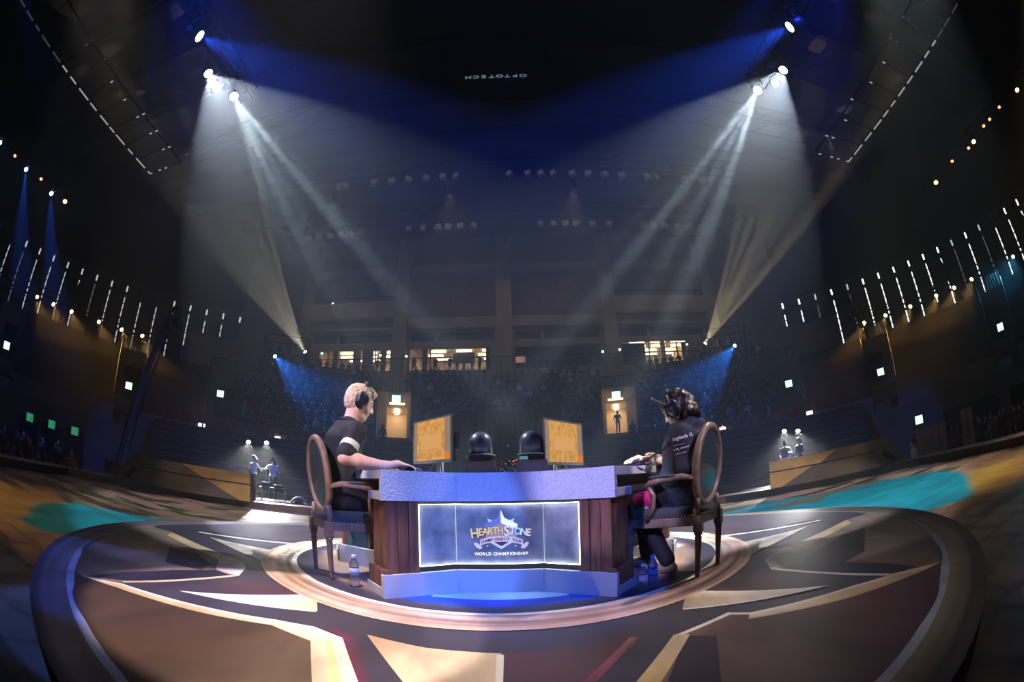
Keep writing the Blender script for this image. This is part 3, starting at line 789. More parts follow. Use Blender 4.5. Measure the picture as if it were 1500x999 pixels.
MB().prism(mir(plin), 0, .135).build('plinth_core', mat('plinth_top_rose', (.50, .42, .42), .7), desk, world=True)
for s in (-1, 1):
    def W(x, y): return Vector((XC+s*x, y, 0))
    # chopped corner: white toe, walnut skirting, planks
    a, b = W(.622, 2.362), W(.80, 2.60); d = (b-a).normalized(); out = Vector((s*.8, -.6, 0))
    MB().add([a, b, b+Vector((0, 0, .06)), a+Vector((0, 0, .06)), a-out*.05, b-out*.05, b-out*.05+Vector((0, 0, .06)), a-out*.05+Vector((0, 0, .06))],
             [(0, 1, 2, 3), (7, 6, 5, 4), (3, 2, 6, 7), (4, 5, 1, 0), (0, 3, 7, 4), (1, 5, 6, 2)]).build('corner_toe', LAVS, desk, world=True)
    MB().bar(a+Vector((0, 0, .115))-out*.03+d*.01, b+Vector((0, 0, .115))-out*.03-d*.03, .05, .11).build('skirting', WOOD, desk, world=True)
    # front planks of the pillar
    fa, fb = W(.438, 2.505), W(.600, 2.385); L = (fb-fa).length; dd = (fb-fa).normalized(); nn = Vector((-dd.y, dd.x, 0)); nn = nn if nn.y > 0 else -nn
    npl = 3
    for k in range(npl):
        t0, t1 = k/npl+.012, (k+1)/npl-.012
        vs = []
        for z, spread in ((.146, 0), (.571, -.0)):
            for off in (.012+.002*(k % 2), .045):
                for t in (t0, t1):
                    vs.append(fa+dd*L*t+nn*off+Vector((0, 0, z)))
        MB().add(vs, [(0, 1, 5, 4), (2, 6, 7, 3), (0, 4, 6, 2), (1, 3, 7, 5), (0, 2, 3, 1), (4, 5, 7, 6)]).build('plank', WOOD, desk, world=True)
    ca, cb = W(.604, 2.392), W(.742, 2.585); L = (cb-ca).length; dd = (cb-ca).normalized(); o2 = -out
    for k in range(2):
        t0, t1 = k/2+.01, (k+1)/2-.01
        vs = [ca+dd*L*t+o2*off+Vector((0, 0, z)) for z in (.168, .571) for off in (0, .03) for t in (t0, t1)]
        MB().add(vs, [(0, 1, 5, 4), (2, 6, 7, 3), (0, 4, 6, 2), (1, 3, 7, 5), (0, 2, 3, 1), (4, 5, 7, 6)]).build('plank', WOOD, desk, world=True)
    # inner side and the long dark recess panel towards the rear corner
    p = [W(.735, 2.59), W(.66, 2.80), W(.60, 3.12), W(1.27, 3.47)]
    for q0, q1, m, nm in ((p[0], p[1], WOOD, 'side_plank'), (p[1], p[2], TEALP, 'recess_panel'), (p[2], p[3], TEALP, 'recess_panel')):
        MB().bar(q0+Vector((0, 0, .358)), q1+Vector((0, 0, .358)), .03, .425).build(nm, m, desk, world=True)
    r0, r1 = W(1.27, 3.44), W(1.36, 3.66)
    MB().bar(r0+Vector((0, 0, .36)), r1+Vector((0, 0, .36)), .05, .42).build('rear_pillar', WOOD, desk, world=True)
    MB().bar(W(1.30, 3.40)+Vector((0, 0, .05)), W(1.42, 3.66)+Vector((0, 0, .05)), .05, .10).build('corner_toe', LAVS, desk, world=True)
    MB().bar(W(.68, 3.08)+Vector((0, 0, .075)), W(1.30, 3.40)+Vector((0, 0, .075)), .03, .15).build('rear_plinth', LAVS, desk, world=True)
# sign: three edge-lit panels in a dark recess
def offs(i, o):      # front poly point i moved inwards
    P = [(XC-.439, 2.505), (XC-.253, 2.65), (XC+.253, 2.65), (XC+.439, 2.505)]
    N = [Vector((-.61, .79, 0)), Vector((-.33, .94, 0)), Vector((.33, .94, 0)), Vector((.61, .79, 0))]
    return Vector((*P[i], 0))+N[i]*o
def sign_glass():
    m = bpy.data.materials.new('backlit_sign_acrylic'); m.use_nodes = True; nt = m.node_tree; b = nt.nodes['Principled BSDF']
    n = nt.nodes.new('ShaderNodeTexNoise'); n.inputs['Scale'].default_value = 9; n.inputs['Detail'].default_value = 5
    tc = nt.nodes.new('ShaderNodeTexCoord'); nt.links.new(tc.outputs['Object'], n.inputs[0])
    rp = nt.nodes.new('ShaderNodeValToRGB'); rp.color_ramp.elements[0].color = (.10, .11, .13, 1); rp.color_ramp.elements[1].color = (.34, .34, .36, 1)
    rp.color_ramp.elements[0].position = .3; rp.color_ramp.elements[1].position = .75
    nt.links.new(n.outputs['Fac'], rp.inputs[0]); nt.links.new(rp.outputs[0], b.inputs['Base Color'])
    b.inputs['Roughness'].default_value = .55
    b.inputs['Emission Color'].default_value = (.08, .11, .20, 1); b.inputs['Emission Strength'].default_value = .22
    return m
SIGN = sign_glass()
LED = glow('sign_led', (.82, .90, 1.0), 10.0)
for i in range(3):
    a, b = offs(i, .045), offs(i+1, .045)
    MB().bar(a+Vector((0, 0, .36)), b+Vector((0, 0, .36)), .02, .43).build('recess_back', BLACK, desk, world=True)
    a, b = offs(i, .028), offs(i+1, .028); d = (b-a).normalized()
    sp = MB().bar(a+Vector((0, 0, .368)), b+Vector((0, 0, .368)), .008, .372).build('sign_panel', SIGN, desk, world=True)
    a, b = offs(i, .012), offs(i+1, .012)
    for z in (.1845, .5525):
        MB().bar(a+Vector((0, 0, z)), b+Vector((0, 0, z)), .010, .003).build('led_strip', LED, sp)
for o in [o for o in bpy.data.objects if o.name.startswith('led_strip')]:
    # led strips were built in world space: shift into the desk frame
    o.data.transform(Matrix.Translation(-Vector(desk.location)))
for (i, w) in ((0, .012), (3, .012), (1, .0035), (2, .0035)):
    p = offs(i, .014)
    MB().box((p.x, p.y, .368), (w*.25, .010, .37)).build('led_strip', LED if w > .01 else glow('fold_led', (.75, .85, 1.0), 1.3), desk, world=True)

# ---- lettering helpers
def letter(ch, size, mat_, name, parent, loc, rz=0, ext=.002, bold=.0, rot_in=0, sx=1, local=True):
    cu = bpy.data.curves.new(name, 'FONT'); cu.body = ch; cu.size = size; cu.extrude = ext; cu.offset = bold
    cu.align_x = 'CENTER'; cu.align_y = 'BOTTOM_BASELINE'; cu.resolution_u = 3
    tmp = bpy.data.objects.new(name, cu); COL.objects.link(tmp)
    bpy.context.view_layer.update()
    dg = bpy.context.evaluated_depsgraph_get()
    me = bpy.data.meshes.new_from_object(tmp.evaluated_get(dg))
    bpy.data.objects.remove(tmp)
    me.materials.clear(); me.materials.append(mat_)
    M = Matrix.Translation(loc) @ Matrix.Rotation(rz, 4, 'Z') @ Matrix.Rotation(R(90), 4, 'X') @ Matrix.Rotation(rot_in, 4, 'Z') @ Matrix.Diagonal((sx, 1, 1, 1))
    me.transform(M)
    o = bpy.data.objects.new(name, me); COL.objects.link(o)
    if parent is not None:
        me.transform(Matrix.Translation(-Vector(parent.location))); o.parent = parent
    return o
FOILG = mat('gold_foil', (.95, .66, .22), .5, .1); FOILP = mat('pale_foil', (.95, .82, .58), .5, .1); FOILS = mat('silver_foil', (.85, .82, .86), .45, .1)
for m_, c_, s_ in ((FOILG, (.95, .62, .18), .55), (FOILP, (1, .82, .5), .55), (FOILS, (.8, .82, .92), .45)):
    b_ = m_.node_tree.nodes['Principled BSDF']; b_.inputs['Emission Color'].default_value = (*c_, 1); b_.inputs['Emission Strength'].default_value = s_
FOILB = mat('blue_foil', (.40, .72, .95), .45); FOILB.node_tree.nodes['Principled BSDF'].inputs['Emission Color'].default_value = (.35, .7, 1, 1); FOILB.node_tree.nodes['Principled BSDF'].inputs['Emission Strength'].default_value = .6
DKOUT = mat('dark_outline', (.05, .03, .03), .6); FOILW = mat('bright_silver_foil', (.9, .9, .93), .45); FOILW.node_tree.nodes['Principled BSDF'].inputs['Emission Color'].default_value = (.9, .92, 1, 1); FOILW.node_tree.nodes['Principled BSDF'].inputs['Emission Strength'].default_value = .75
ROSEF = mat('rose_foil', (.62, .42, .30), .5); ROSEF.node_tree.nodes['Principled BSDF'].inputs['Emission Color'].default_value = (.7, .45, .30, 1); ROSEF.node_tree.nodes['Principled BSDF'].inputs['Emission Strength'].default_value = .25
WHT = glow('white_letter', (1, 1, 1), 1.1)
LY = offs(1, .022).y-.0005
lx0 = XC+.008
def plate(pts, m, y, name='emblem_plate'):
    vs = [(lx0+u, y, z) for u, z in pts]+[(lx0+u, y+.003, z) for u, z in pts]; n = len(pts)
    MB().add(vs, [tuple(range(n)), tuple(range(2*n-1, n-1, -1))]+[(i, n+i, n+(i+1) % n, (i+1) % n) for i in range(n)]).build(name, m, desk, world=True)
# star silhouette behind the name
plate([(0, .518), (.020, .468), (.098, .428), (.092, .398), (.0, .438)], FOILW, LY-.004)
plate([(0, .518), (-.020, .468), (-.098, .428), (-.092, .398), (.0, .438)], mat('silver_shade', (.50, .44, .50), .5), LY-.004)
plate([(-.080, .465), (-.045, .450), (-.052, .438), (-.072, .440)], FOILS, LY-.003); plate([(.080, .465), (.045, .450), (.052, .438), (.072, .440)], FOILB, LY-.003)
plate([(-.09, .418), (0, .452), (.09, .418), (.09, .34), (-.09, .34)], ROSEF, LY-.0015)
plate([(-.062, .315), (0, .276), (.062, .315), (.05, .322), (0, .292), (-.05, .322)], FOILS, LY-.002)
plate([(-.05, .325), (0, .296), (.05, .325)], mat('maroon_foil', (.20, .06, .06), .6), LY-.001)
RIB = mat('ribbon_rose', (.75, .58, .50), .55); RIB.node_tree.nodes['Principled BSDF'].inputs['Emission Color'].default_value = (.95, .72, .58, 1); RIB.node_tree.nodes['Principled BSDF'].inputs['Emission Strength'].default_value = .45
# ribbon, bowed, with curled ends
n = 12; top = []; bot = []
for k in range(n+1):
    u = -.125+.25*k/n; dz = .022*(1-(u/.125)**2)
    top.append((u, .334+dz)); bot.append((u, .300+dz))
plate(bot+top[::-1], RIB, LY-.006, 'ribbon')
for s in (-1, 1):
    plate([(s*.150, .318), (s*.122, .300), (s*.112, .282), (s*.132, .276), (s*.152, .292), (s*.162, .312)], _MATS['ribbon_rose'], LY-.005, 'ribbon_curl')
    plate([(s*.076, .292), (s*.084, .302), (s*.088, .288)], FOILS, LY-.002)
_w = list('CHAMPIONSHIP TOUR'); 
for k, ch in enumerate(_w):
    if ch == ' ': continue
    u = -.112+.224*k/(len(_w)-1)
    letter(ch, .026, DKOUT, 'ribbon_letter', desk, (lx0+u, LY-.0065, .3080+.022*(1-(u/.125)**2)), bold=.0008, ext=.0004, sx=.85, rot_in=-u*.5*.7)
# the name: small capitals with two larger initials
word = [('H', .084), ('E', .062), ('A', .062), ('R', .062), ('T', .062), ('H', .062), ('S', .088), ('T', .062), ('O', .060), ('N', .062), ('E', .062)]
wd = {'H': .0345, 'E': .0275, 'A': .031, 'R': .030, 'T': .029, 'S': .033, 'O': .036, 'N': .035}
big = lambda s: 1.26 if s > .08 else 1
q_ = .345/sum(wd[c]*big(s) for c, s in word)
u = -.345/2
for k, (ch, s) in enumerate(word):
    w = wd[ch]*big(s)*q_
    uc = u+w/2; u += w
    z = .356+.014*(1-(uc/.16)**2)-(.010 if s > .08 else 0)
    fm = FOILB if ch == 'O' else (FOILG if k < 6 else (FOILP if k == 6 else FOILP))
    letter(ch, s, DKOUT, 'name_letter', desk, (lx0+uc, LY-.0075, z-.001), bold=.0034, ext=.0006, rot_in=-uc*.8, sx=.86)
    letter(ch, s, fm, 'name_letter', desk, (lx0+uc, LY-.0095, z), bold=.0016, ext=.0008, rot_in=-uc*.8, sx=.86)
b = MB(); P = [Vector((lx0+.0585+.010*math.cos(t*.7)*(1-t/14), LY-.0105, .372+.012*math.sin(t*.7)*(1-t/14))) for t in range(13)]
b.tube(P, .0018, 5).build('swirl', FOILS, desk, world=True)
_w = 'WORLD CHAMPIONSHIP'
u = -.158
for k, ch in enumerate(_w):
    w = 1.46*{'W': .017, 'O': .0135, ' ': .008, 'I': .007, 'M': .0155}.get(ch, .0122)
    if ch != ' ': letter(ch, .0268, WHT, 'title_letter', desk, (lx0+u+w/2, LY-.0045, .237), bold=.0005, ext=.0006)
    u += w
# ================================================================== what stands on the desk
ORG = None
def screen_mat(seed):
    m = bpy.data.materials.new('game_screen'); m.use_nodes = True; nt = m.node_tree; nt.nodes.clear()
    e = nt.nodes.new('ShaderNodeEmission'); o = nt.nodes.new('ShaderNodeOutputMaterial'); tc = nt.nodes.new('ShaderNodeTexCoord')
    n = nt.nodes.new('ShaderNodeTexNoise'); n.inputs['Scale'].default_value = 22; n.inputs['Detail'].default_value = 3
    mp = nt.nodes.new('ShaderNodeMapping'); mp.inputs['Location'].default_value = (seed, 0, 0)
    nt.links.new(tc.outputs['Object'], mp.inputs[0]); nt.links.new(mp.outputs[0], n.inputs[0])
    r = nt.nodes.new('ShaderNodeValToRGB'); els = r.color_ramp.elements
    els[0].position, els[0].color = .3, (.60, .28, .06, 1); els[1].position, els[1].color = .7, (.95, .52, .16, 1)
    x = els.new(.5); x.color = (.82, .38, .11, 1)
    nt.links.new(n.outputs['Fac'], r.inputs[0]); nt.links.new(r.outputs[0], e.inputs[0]); e.inputs[1].default_value = .80
    nt.links.new(e.outputs[0], o.inputs[0]); return m
def monitor(label, near, far, zb, zt, seed):
    n, f = Vector((*near, 0)), Vector((*far, 0)); c = (n+f)/2; w = (n-f).length
    d = (f-n).normalized()
    nrm = Vector((d.y, -d.x, 0)); nrm = nrm if nrm.y < 0 else -nrm      # screen faces the player
    ang = math.atan2(nrm.y, nrm.x)+PI/2       # local -y = screen normal
    t = thing('monitor', label, 'monitor', (c.x, c.y, .743), ang)
    zb -= .743; zt -= .743; zc = (zb+zt)/2; H = zt-zb
    MB().box((0, .022, zc), (w, .03, H)).box((0, .045, zc), (w*.5, .03, H*.5)).build('housing', BLACK, t, bevel=.003)
    bz = MB()
    bz.box((0, .004, zt-.006), (w, .012, .012)).box((0, .004, zb+.009), (w, .012, .018))
    bz.box((-w/2+.005, .004, zc), (.010, .012, H)).box((w/2-.005, .004, zc), (.010, .012, H))
    bz.build('bezel', mat('bezel_grey', (.10, .10, .115), .35), t)
    sm = screen_mat(seed)
    sc = MB().quad((-w/2+.01, .001, zb+.018), (w/2-.01, .001, zb+.018), (w/2-.01, .001, zt-.012), (-w/2+.01, .001, zt-.012)).build('screen', sm, t)
    x0, x1, z0, z1 = -w/2+.012, w/2-.012, zb+.02, zt-.014
    ww, hh = x1-x0, z1-z0
    def rect(a, b_, c_, d_, m, nm='screen_area', y=-.0005):
        MB().quad((x0+ww*a, y, z0+hh*c_), (x0+ww*b_, y, z0+hh*c_), (x0+ww*b_, y, z0+hh*d_), (x0+ww*a, y, z0+hh*d_)).build(nm, m, sc)
    rect(0, .09, 0, 1, glow('screen_side_panel', (.42, .30, .22), .7)); rect(.86, 1, .0, 1, glow('screen_side_panel', (.42, .30, .22), .7))
    rect(.86, 1, .0, .18, glow('screen_red_button', (.85, .25, .04), .8), y=-.001)
    rect(.20, .78, .28, .64, glow('screen_sand', (.86, .44, .16), .80), y=-.001)
    g = glow('screen_yellow', (.78, .45, .10), .80)
    for k in range(4):
        cx, cz = x0+ww*(.25+.16*k), z0+hh*(.72 if k % 2 else .75)
        MB().lathe([(.0, 0), (.022, 0), (.022, .0004), (.0, .0004)], 14, (cx, -.001, cz), Matrix.Rotation(R(90), 3, 'X')).build('card_token', g, sc)
    for cx, cz in ((.2, .12), (.5, .10), (.72, .13)):
        MB().lathe([(.0, 0), (.024, 0), (.024, .0004), (.0, .0004)], 14, (x0+ww*cx, -.001, z0+hh*cz), Matrix.Rotation(R(90), 3, 'X')).build('card_token', glow('screen_dun', (.60, .36, .12), .8), sc)
    # stand: plate, white column, back struts
    MB().box((0, .10, .006), (.24, .20, .012)).build('stand_base', DARKMETAL, t, bevel=.002)
    MB().box((0, .075, .09), (.055, .03, .20)).build('stand_column', LAVS, t)
    for q_s in (-1, 1): MB().bar((q_s*.10, .03, .012), (q_s*.03, .06, zb+.03), .008).build('stand_strut', CHROME, t)
    MB().box((w/2*.96 if nrm.x < 0 else -w/2*.96, .045, zc-.02), (.03, .03, .12)).build('port_block', DARKMETAL, t)
    return t
monitor('monitor turned towards the blond player, showing an orange game board', (-.423, 2.97), (-.776, 3.38), .83, 1.155, 0)
monitor('monitor turned towards the hooded player, showing an orange game board', (.20, 3.0), (.52, 3.40), .80, 1.12, 5)
DOME = mat('dome_black', (.035, .045, .09), .38, coat=.15)
def dome_unit(x, label):
    t = thing('dome_lamp', label, 'stage lamp', (x, 3.06, .743))
    MB().box((0, 0, .045), (.205, .19, .09)).build('plinth_box', mat('box_vinyl', (.06, .045, .075), .6), t, bevel=.004)
    MB().lathe([(.088, .0901), (.088, .118), (.098, .120), (.098, .126), (.083, .128), (.083, .134)], 28).build('collar', BLACK, t, smooth=False)
    MB().lathe([(.100, .130), (.100, .136), (.084, .140)], 28).build('rim_ring', mat('rim_grey', (.35, .36, .42), .35, .5), t)
    prof = [(.080, .134), (.079, .22)]+[(.079*math.cos(R(a)), .22+.079*math.sin(R(a))) for a in range(10, 91, 10)]
    MB().lathe(prof, 32).build('dome_shell', DOME, t, smooth=True)
    for k in (-.5, .4, 2.4): MB().box((.09*math.sin(k), -.09*math.cos(k), .115), (.006, .006, .018)).build('latch', CHROME, t)
    return t
dome_unit(-.232, 'black domed lamp on a box nearest the blond player on the desk')
d2 = dome_unit(.112, 'black domed lamp on a box nearest the hooded player on the desk')
MB().box((-.055, -.0965, .104), (.055, .003, .022)).build('sticker', glow('cyan_sticker', (.25, .75, .85), .35), d2)
# cables between the boxes
cb = thing('cable_bundle', 'tangle of black, grey and red cables between the two domed lamps', 'cable', (-.06, 3.1, .743))
rnd = random.Random(3)
for k in range(9):
    p = []
    a = Vector((-.10, rnd.uniform(-.05, .05), rnd.uniform(.0, .10))); b_ = Vector((.09, rnd.uniform(-.05, .05), rnd.uniform(.0, .13)))
    for i in range(9):
        t = i/8; q = a.lerp(b_, t)+Vector((0, rnd.uniform(-.015, .015), math.sin(t*PI)*rnd.uniform(-.03, .05)+rnd.uniform(-.008, .008))); q.z = max(.004, q.z); p.append(q)
    MB().tube(p, .0035, 6).build('cable', [BLACK, mat('cable_grey', (.35, .36, .40), .5), DARKMETAL][k % 3], cb, smooth=True)
MB().tube([(.03, 0, .075), (.06, 0, .09), (.095, 0, .11)], .009, 8).build('red_plug', mat('plug_red', (.6, .06, .05), .45), cb, smooth=True)
MB().tube([(-.045, .02, .02), (-.03, .02, .07), (.0, .02, .105)], .005, 6).build('silver_plug', CHROME, cb, smooth=True)
MB().tube([(-.02, .03, .05), (.0, .03, .15), (.012, .03, .195)], [.0012, .0012, .0012], 5).build('antenna', DARKMETAL, cb)
MB().lathe([(.0, 0), (.007, 0), (.007, .014), (0, .014)], 10, (.014, .03, .195)).build('antenna_tip', mat('tip_blue', (.1, .15, .6), .4), cb)
# mouse, pads, keyboard
def flat_box(name, label, cat, c, s, rz, m, bevel=.004):
    t = MB().box((0, 0, s[2]/2), s).build(name, m, bevel=bevel); t.location = c; t.rotation_euler = (0, 0, rz); return tag(t, label, cat)
flat_box('mouse_pad', 'black mouse pad at the blond player\'s corner of the desk', 'mouse pad', (-.70, 2.93, .7432), (.30, .26, .003), R(50), BLACK, .001)
m_ = MB().lathe([(.0, 0), (.95, 0), (1.0, .18), (.93, .55), (.65, .88), (.3, .99), (0, 1)], 20)
ms = m_.build('mouse', mat('mouse_navy', (.02, .03, .09), .35, coat=.4), smooth=True); ms.location = (-.665, 2.905, .7465); ms.scale = (.062, .034, .040); ms.rotation_euler = (0, 0, R(18)); tag(ms, 'dark computer mouse under the blond player\'s hand', 'mouse')
flat_box('keyboard', 'low black keyboard at the hooded player\'s corner of the desk', 'keyboard', (.40, 2.80, .7435), (.36, .13, .018), R(125), mat('keyboard_black', (.025, .025, .03), .45), .003)
flat_box('mouse_pad', 'black mouse pad beside the hooded player\'s keyboard', 'mouse pad', (.78, 3.02, .7432), (.28, .24, .004), R(130), BLACK, .001)
m2 = m_.build('mouse', _MATS['mouse_navy'], smooth=True); m2.location = (.80, 2.95, .748); m2.scale = (.062, .036, .045); m2.rotation_euler = (0, 0, R(150)); tag(m2, 'dark computer mouse under the hooded player\'s hand', 'mouse')

# ================================================================== chairs
CW = mat('chair_oak', (.25, .16, .12), .42, noise_scale=14, noise_amt=.25, bump=.2, bump_scale=40, coat=.15)
CU = mat('chair_upholstery', (.045, .05, .055), .7)
CG = mat('chair_back_panel', (.035, .05, .05), .25, coat=.6)
def make_chair(label):
    t = thing('oval_back_armchair', label, 'chair')
    # oval back, raked
    def back_pt(a, rx, rz_, o=0):
        z = .705+rz_*math.sin(a); return Vector((-.205-.16*(z-.44)+o, rx*math.cos(a), z))
    N = 40
    MB().tube([back_pt(2*PI*k/N, .205, .245) for k in range(N)], .024, 10, closed=True).build('back_frame', CW, t, smooth=True)
    MB().tube([back_pt(2*PI*k/N, .178, .215, .0) for k in range(N)], .008, 6, closed=True).build('back_bead', CW, t, smooth=True)
    for o, m, nm in ((.016, CU, 'back_cushion'), (-.012, CG, 'back_panel')):
        vs = [back_pt(0, 0, 0, o*2.0)]+[back_pt(2*PI*k/N, .19, .228, o*.6) for k in range(N)]
        mid = [back_pt(2*PI*k/N, .13, .15, o*1.7) for k in range(N)]
        vs += mid
        fs = [(0, 1+N+k, 1+N+(k+1) % N) for k in range(N)]+[(1+N+k, 1+k, 1+(k+1) % N, 1+N+(k+1) % N) for k in range(N)]
        MB().add(vs, fs).build(nm, m, t, smooth=True)
    # seat
    sh = [(-.24, -.20), (-.24, .20), (.10, .25), (.24, .235), (.275, .15), (.285, 0), (.275, -.15), (.24, -.235), (.10, -.25)]
    MB().prism(sh, .335, .395).build('seat_frame', CW, t, bevel=.008)
    cs = MB(); n = len(sh); vs = []; 
    for k_, z in ((.97, .395), (.985, .425), (.93, .452), (.6, .466)): vs += [(x*k_, y*k_, z) for x, y in sh]
    fs = [(l*n+i, l*n+(i+1) % n, (l+1)*n+(i+1) % n, (l+1)*n+i) for l in range(3) for i in range(n)]+[tuple(3*n+i for i in range(n))]
    fs = [f[::-1] for f in fs]
    cs.add(vs, fs).build('seat_cushion', CU, t, smooth=True)
    nh = MB()
    for i in range(n):
        a, b_ = Vector((*sh[i], 0)), Vector((*sh[(i+1) % n], 0)); L = (b_-a).length; q = int(L/.022)
        for k in range(q):
            p = a.lerp(b_, (k+.5)/q)*.995; nh.box((p.x, p.y, .402), (.010, .010, .010))
    nh.build('nailhead_trim', mat('nailhead_brass', (.42, .36, .30), .3, .8), t, kind='stuff')
    # legs
    def turned(x, y, lean, nm='leg'):
        prof = [(.013, 0), (.017, .012), (.015, .03), (.016, .05), (.022, .25), (.023, .262), (.018, .268), (.026, .275), (.026, .290), (.019, .296)]
        MB().lathe(prof, 14, (x, y, 0), Matrix(((1, 0, lean), (0, 1, 0), (0, 0, 1)))).build(nm, CW, t, smooth=True)
        MB().box((x+lean*.32, y, .345), (.052, .052, .10)).build('leg_block', CW, t, bevel=.004)
    for y in (-.18, .18): turned(-.225, y, -.03)
    for y in (-.215, .215): turned(.235, y, .0)
    for s in (-1, 1):
        # stile from the seat up to the oval, arm rail, arm support
        MB().tube([(-.232, s*.18, .38), (-.225, s*.185, .43), (-.23, s*.165, .50)], [.026, .022, .020], 8).build('back_stile', CW, t, smooth=True)
        MB().tube([(-.228, s*.205, .63), (-.17, s*.25, .648), (-.05, s*.272, .640), (.04, s*.275, .625), (.075, s*.272, .60)], [.016, .019, .021, .021, .016], 8).build('arm_rail', CW, t, smooth=True)
        MB().tube([(.06, s*.272, .61), (.02, s*.27, .55), (.03, s*.262, .47), (.09, s*.245, .38)], [.017, .014, .014, .02], 8).build('arm_support', CW, t, smooth=True)
        MB().lathe([(0, 0), (.8, .02), (1, .3), (.8, .75), (0, 1)], 12, (-.04, s*.270, .652), Matrix.Diagonal((.10, .026, .022)).to_3x3()).build('arm_pad', CU, t, smooth=True)
    return t
c1 = make_chair('carved oval-back armchair holding the blond player')
c1.location = (-1.13, 2.975, 0); c1.rotation_euler = (0, 0, R(42))
c2 = dup(c1, kids_of(c1), (1.042, 2.83, 0), R(134), label='carved oval-back armchair holding the player in the navy hoodie')

# ================================================================== water bottles
PET = mat('clear_pet', (.92, .95, 1.0), .06, trans=.9, ior=1.25)
PETB = mat('blue_lit_pet', (.35, .55, 1.0), .08, trans=.85, ior=1.25)  # blue light on the bottle put into its plastic, cap and label colours
def bottle(label, loc, m, capm, labm, h=.20, r=.031, sc=1):
    t = thing('water_bottle', label, 'bottle', loc)
    prof = [(.024, 0), (r, .008), (r, .03)]
    for k in range(5):
        z = .035+k*.02; prof += [(r, z), (r*.94, z+.006), (r, z+.012)]
    prof += [(r, .14), (r*.9, .155), (.016, .178), (.0125, .184), (.0125, .192)]
    MB().lathe([(a, b*h/.205) for a, b in prof], 24).build('bottle_body', m, t, smooth=True)
    MB().lathe([(.0145, .190*h/.205), (.0145, .205*h/.205), (.012, .207*h/.205)], 18).build('cap', capm, t)
    MB().lathe([(r*1.012, .078*h/.205), (r*1.012, .125*h/.205)], 24).build('paper_label', labm, t, smooth=True)
    return t
WCAP = mat('white_cap', (.85, .85, .88), .4)
bottle('clear water bottle with white cap on the dais by the left-hand chair', (-.977, 2.58, .003), PET, WCAP, mat('label_band', (.45, .50, .72), .5), h=.205)
bottle('clear ribbed water bottle without a coloured cap beside the blue-lit bottle', (.690, 2.425, .003), PET, WCAP, mat('label_white', (.80, .80, .86), .5), h=.165, r=.026)
bottle('water bottle tinted by painted blue light, standing behind the clear bottle by the desk', (.758, 2.47, .003), PETB, mat('blue_lit_cap', (.08, .20, .8), .4), mat('label_blue_lit', (.08, .16, .55), .5), h=.20)
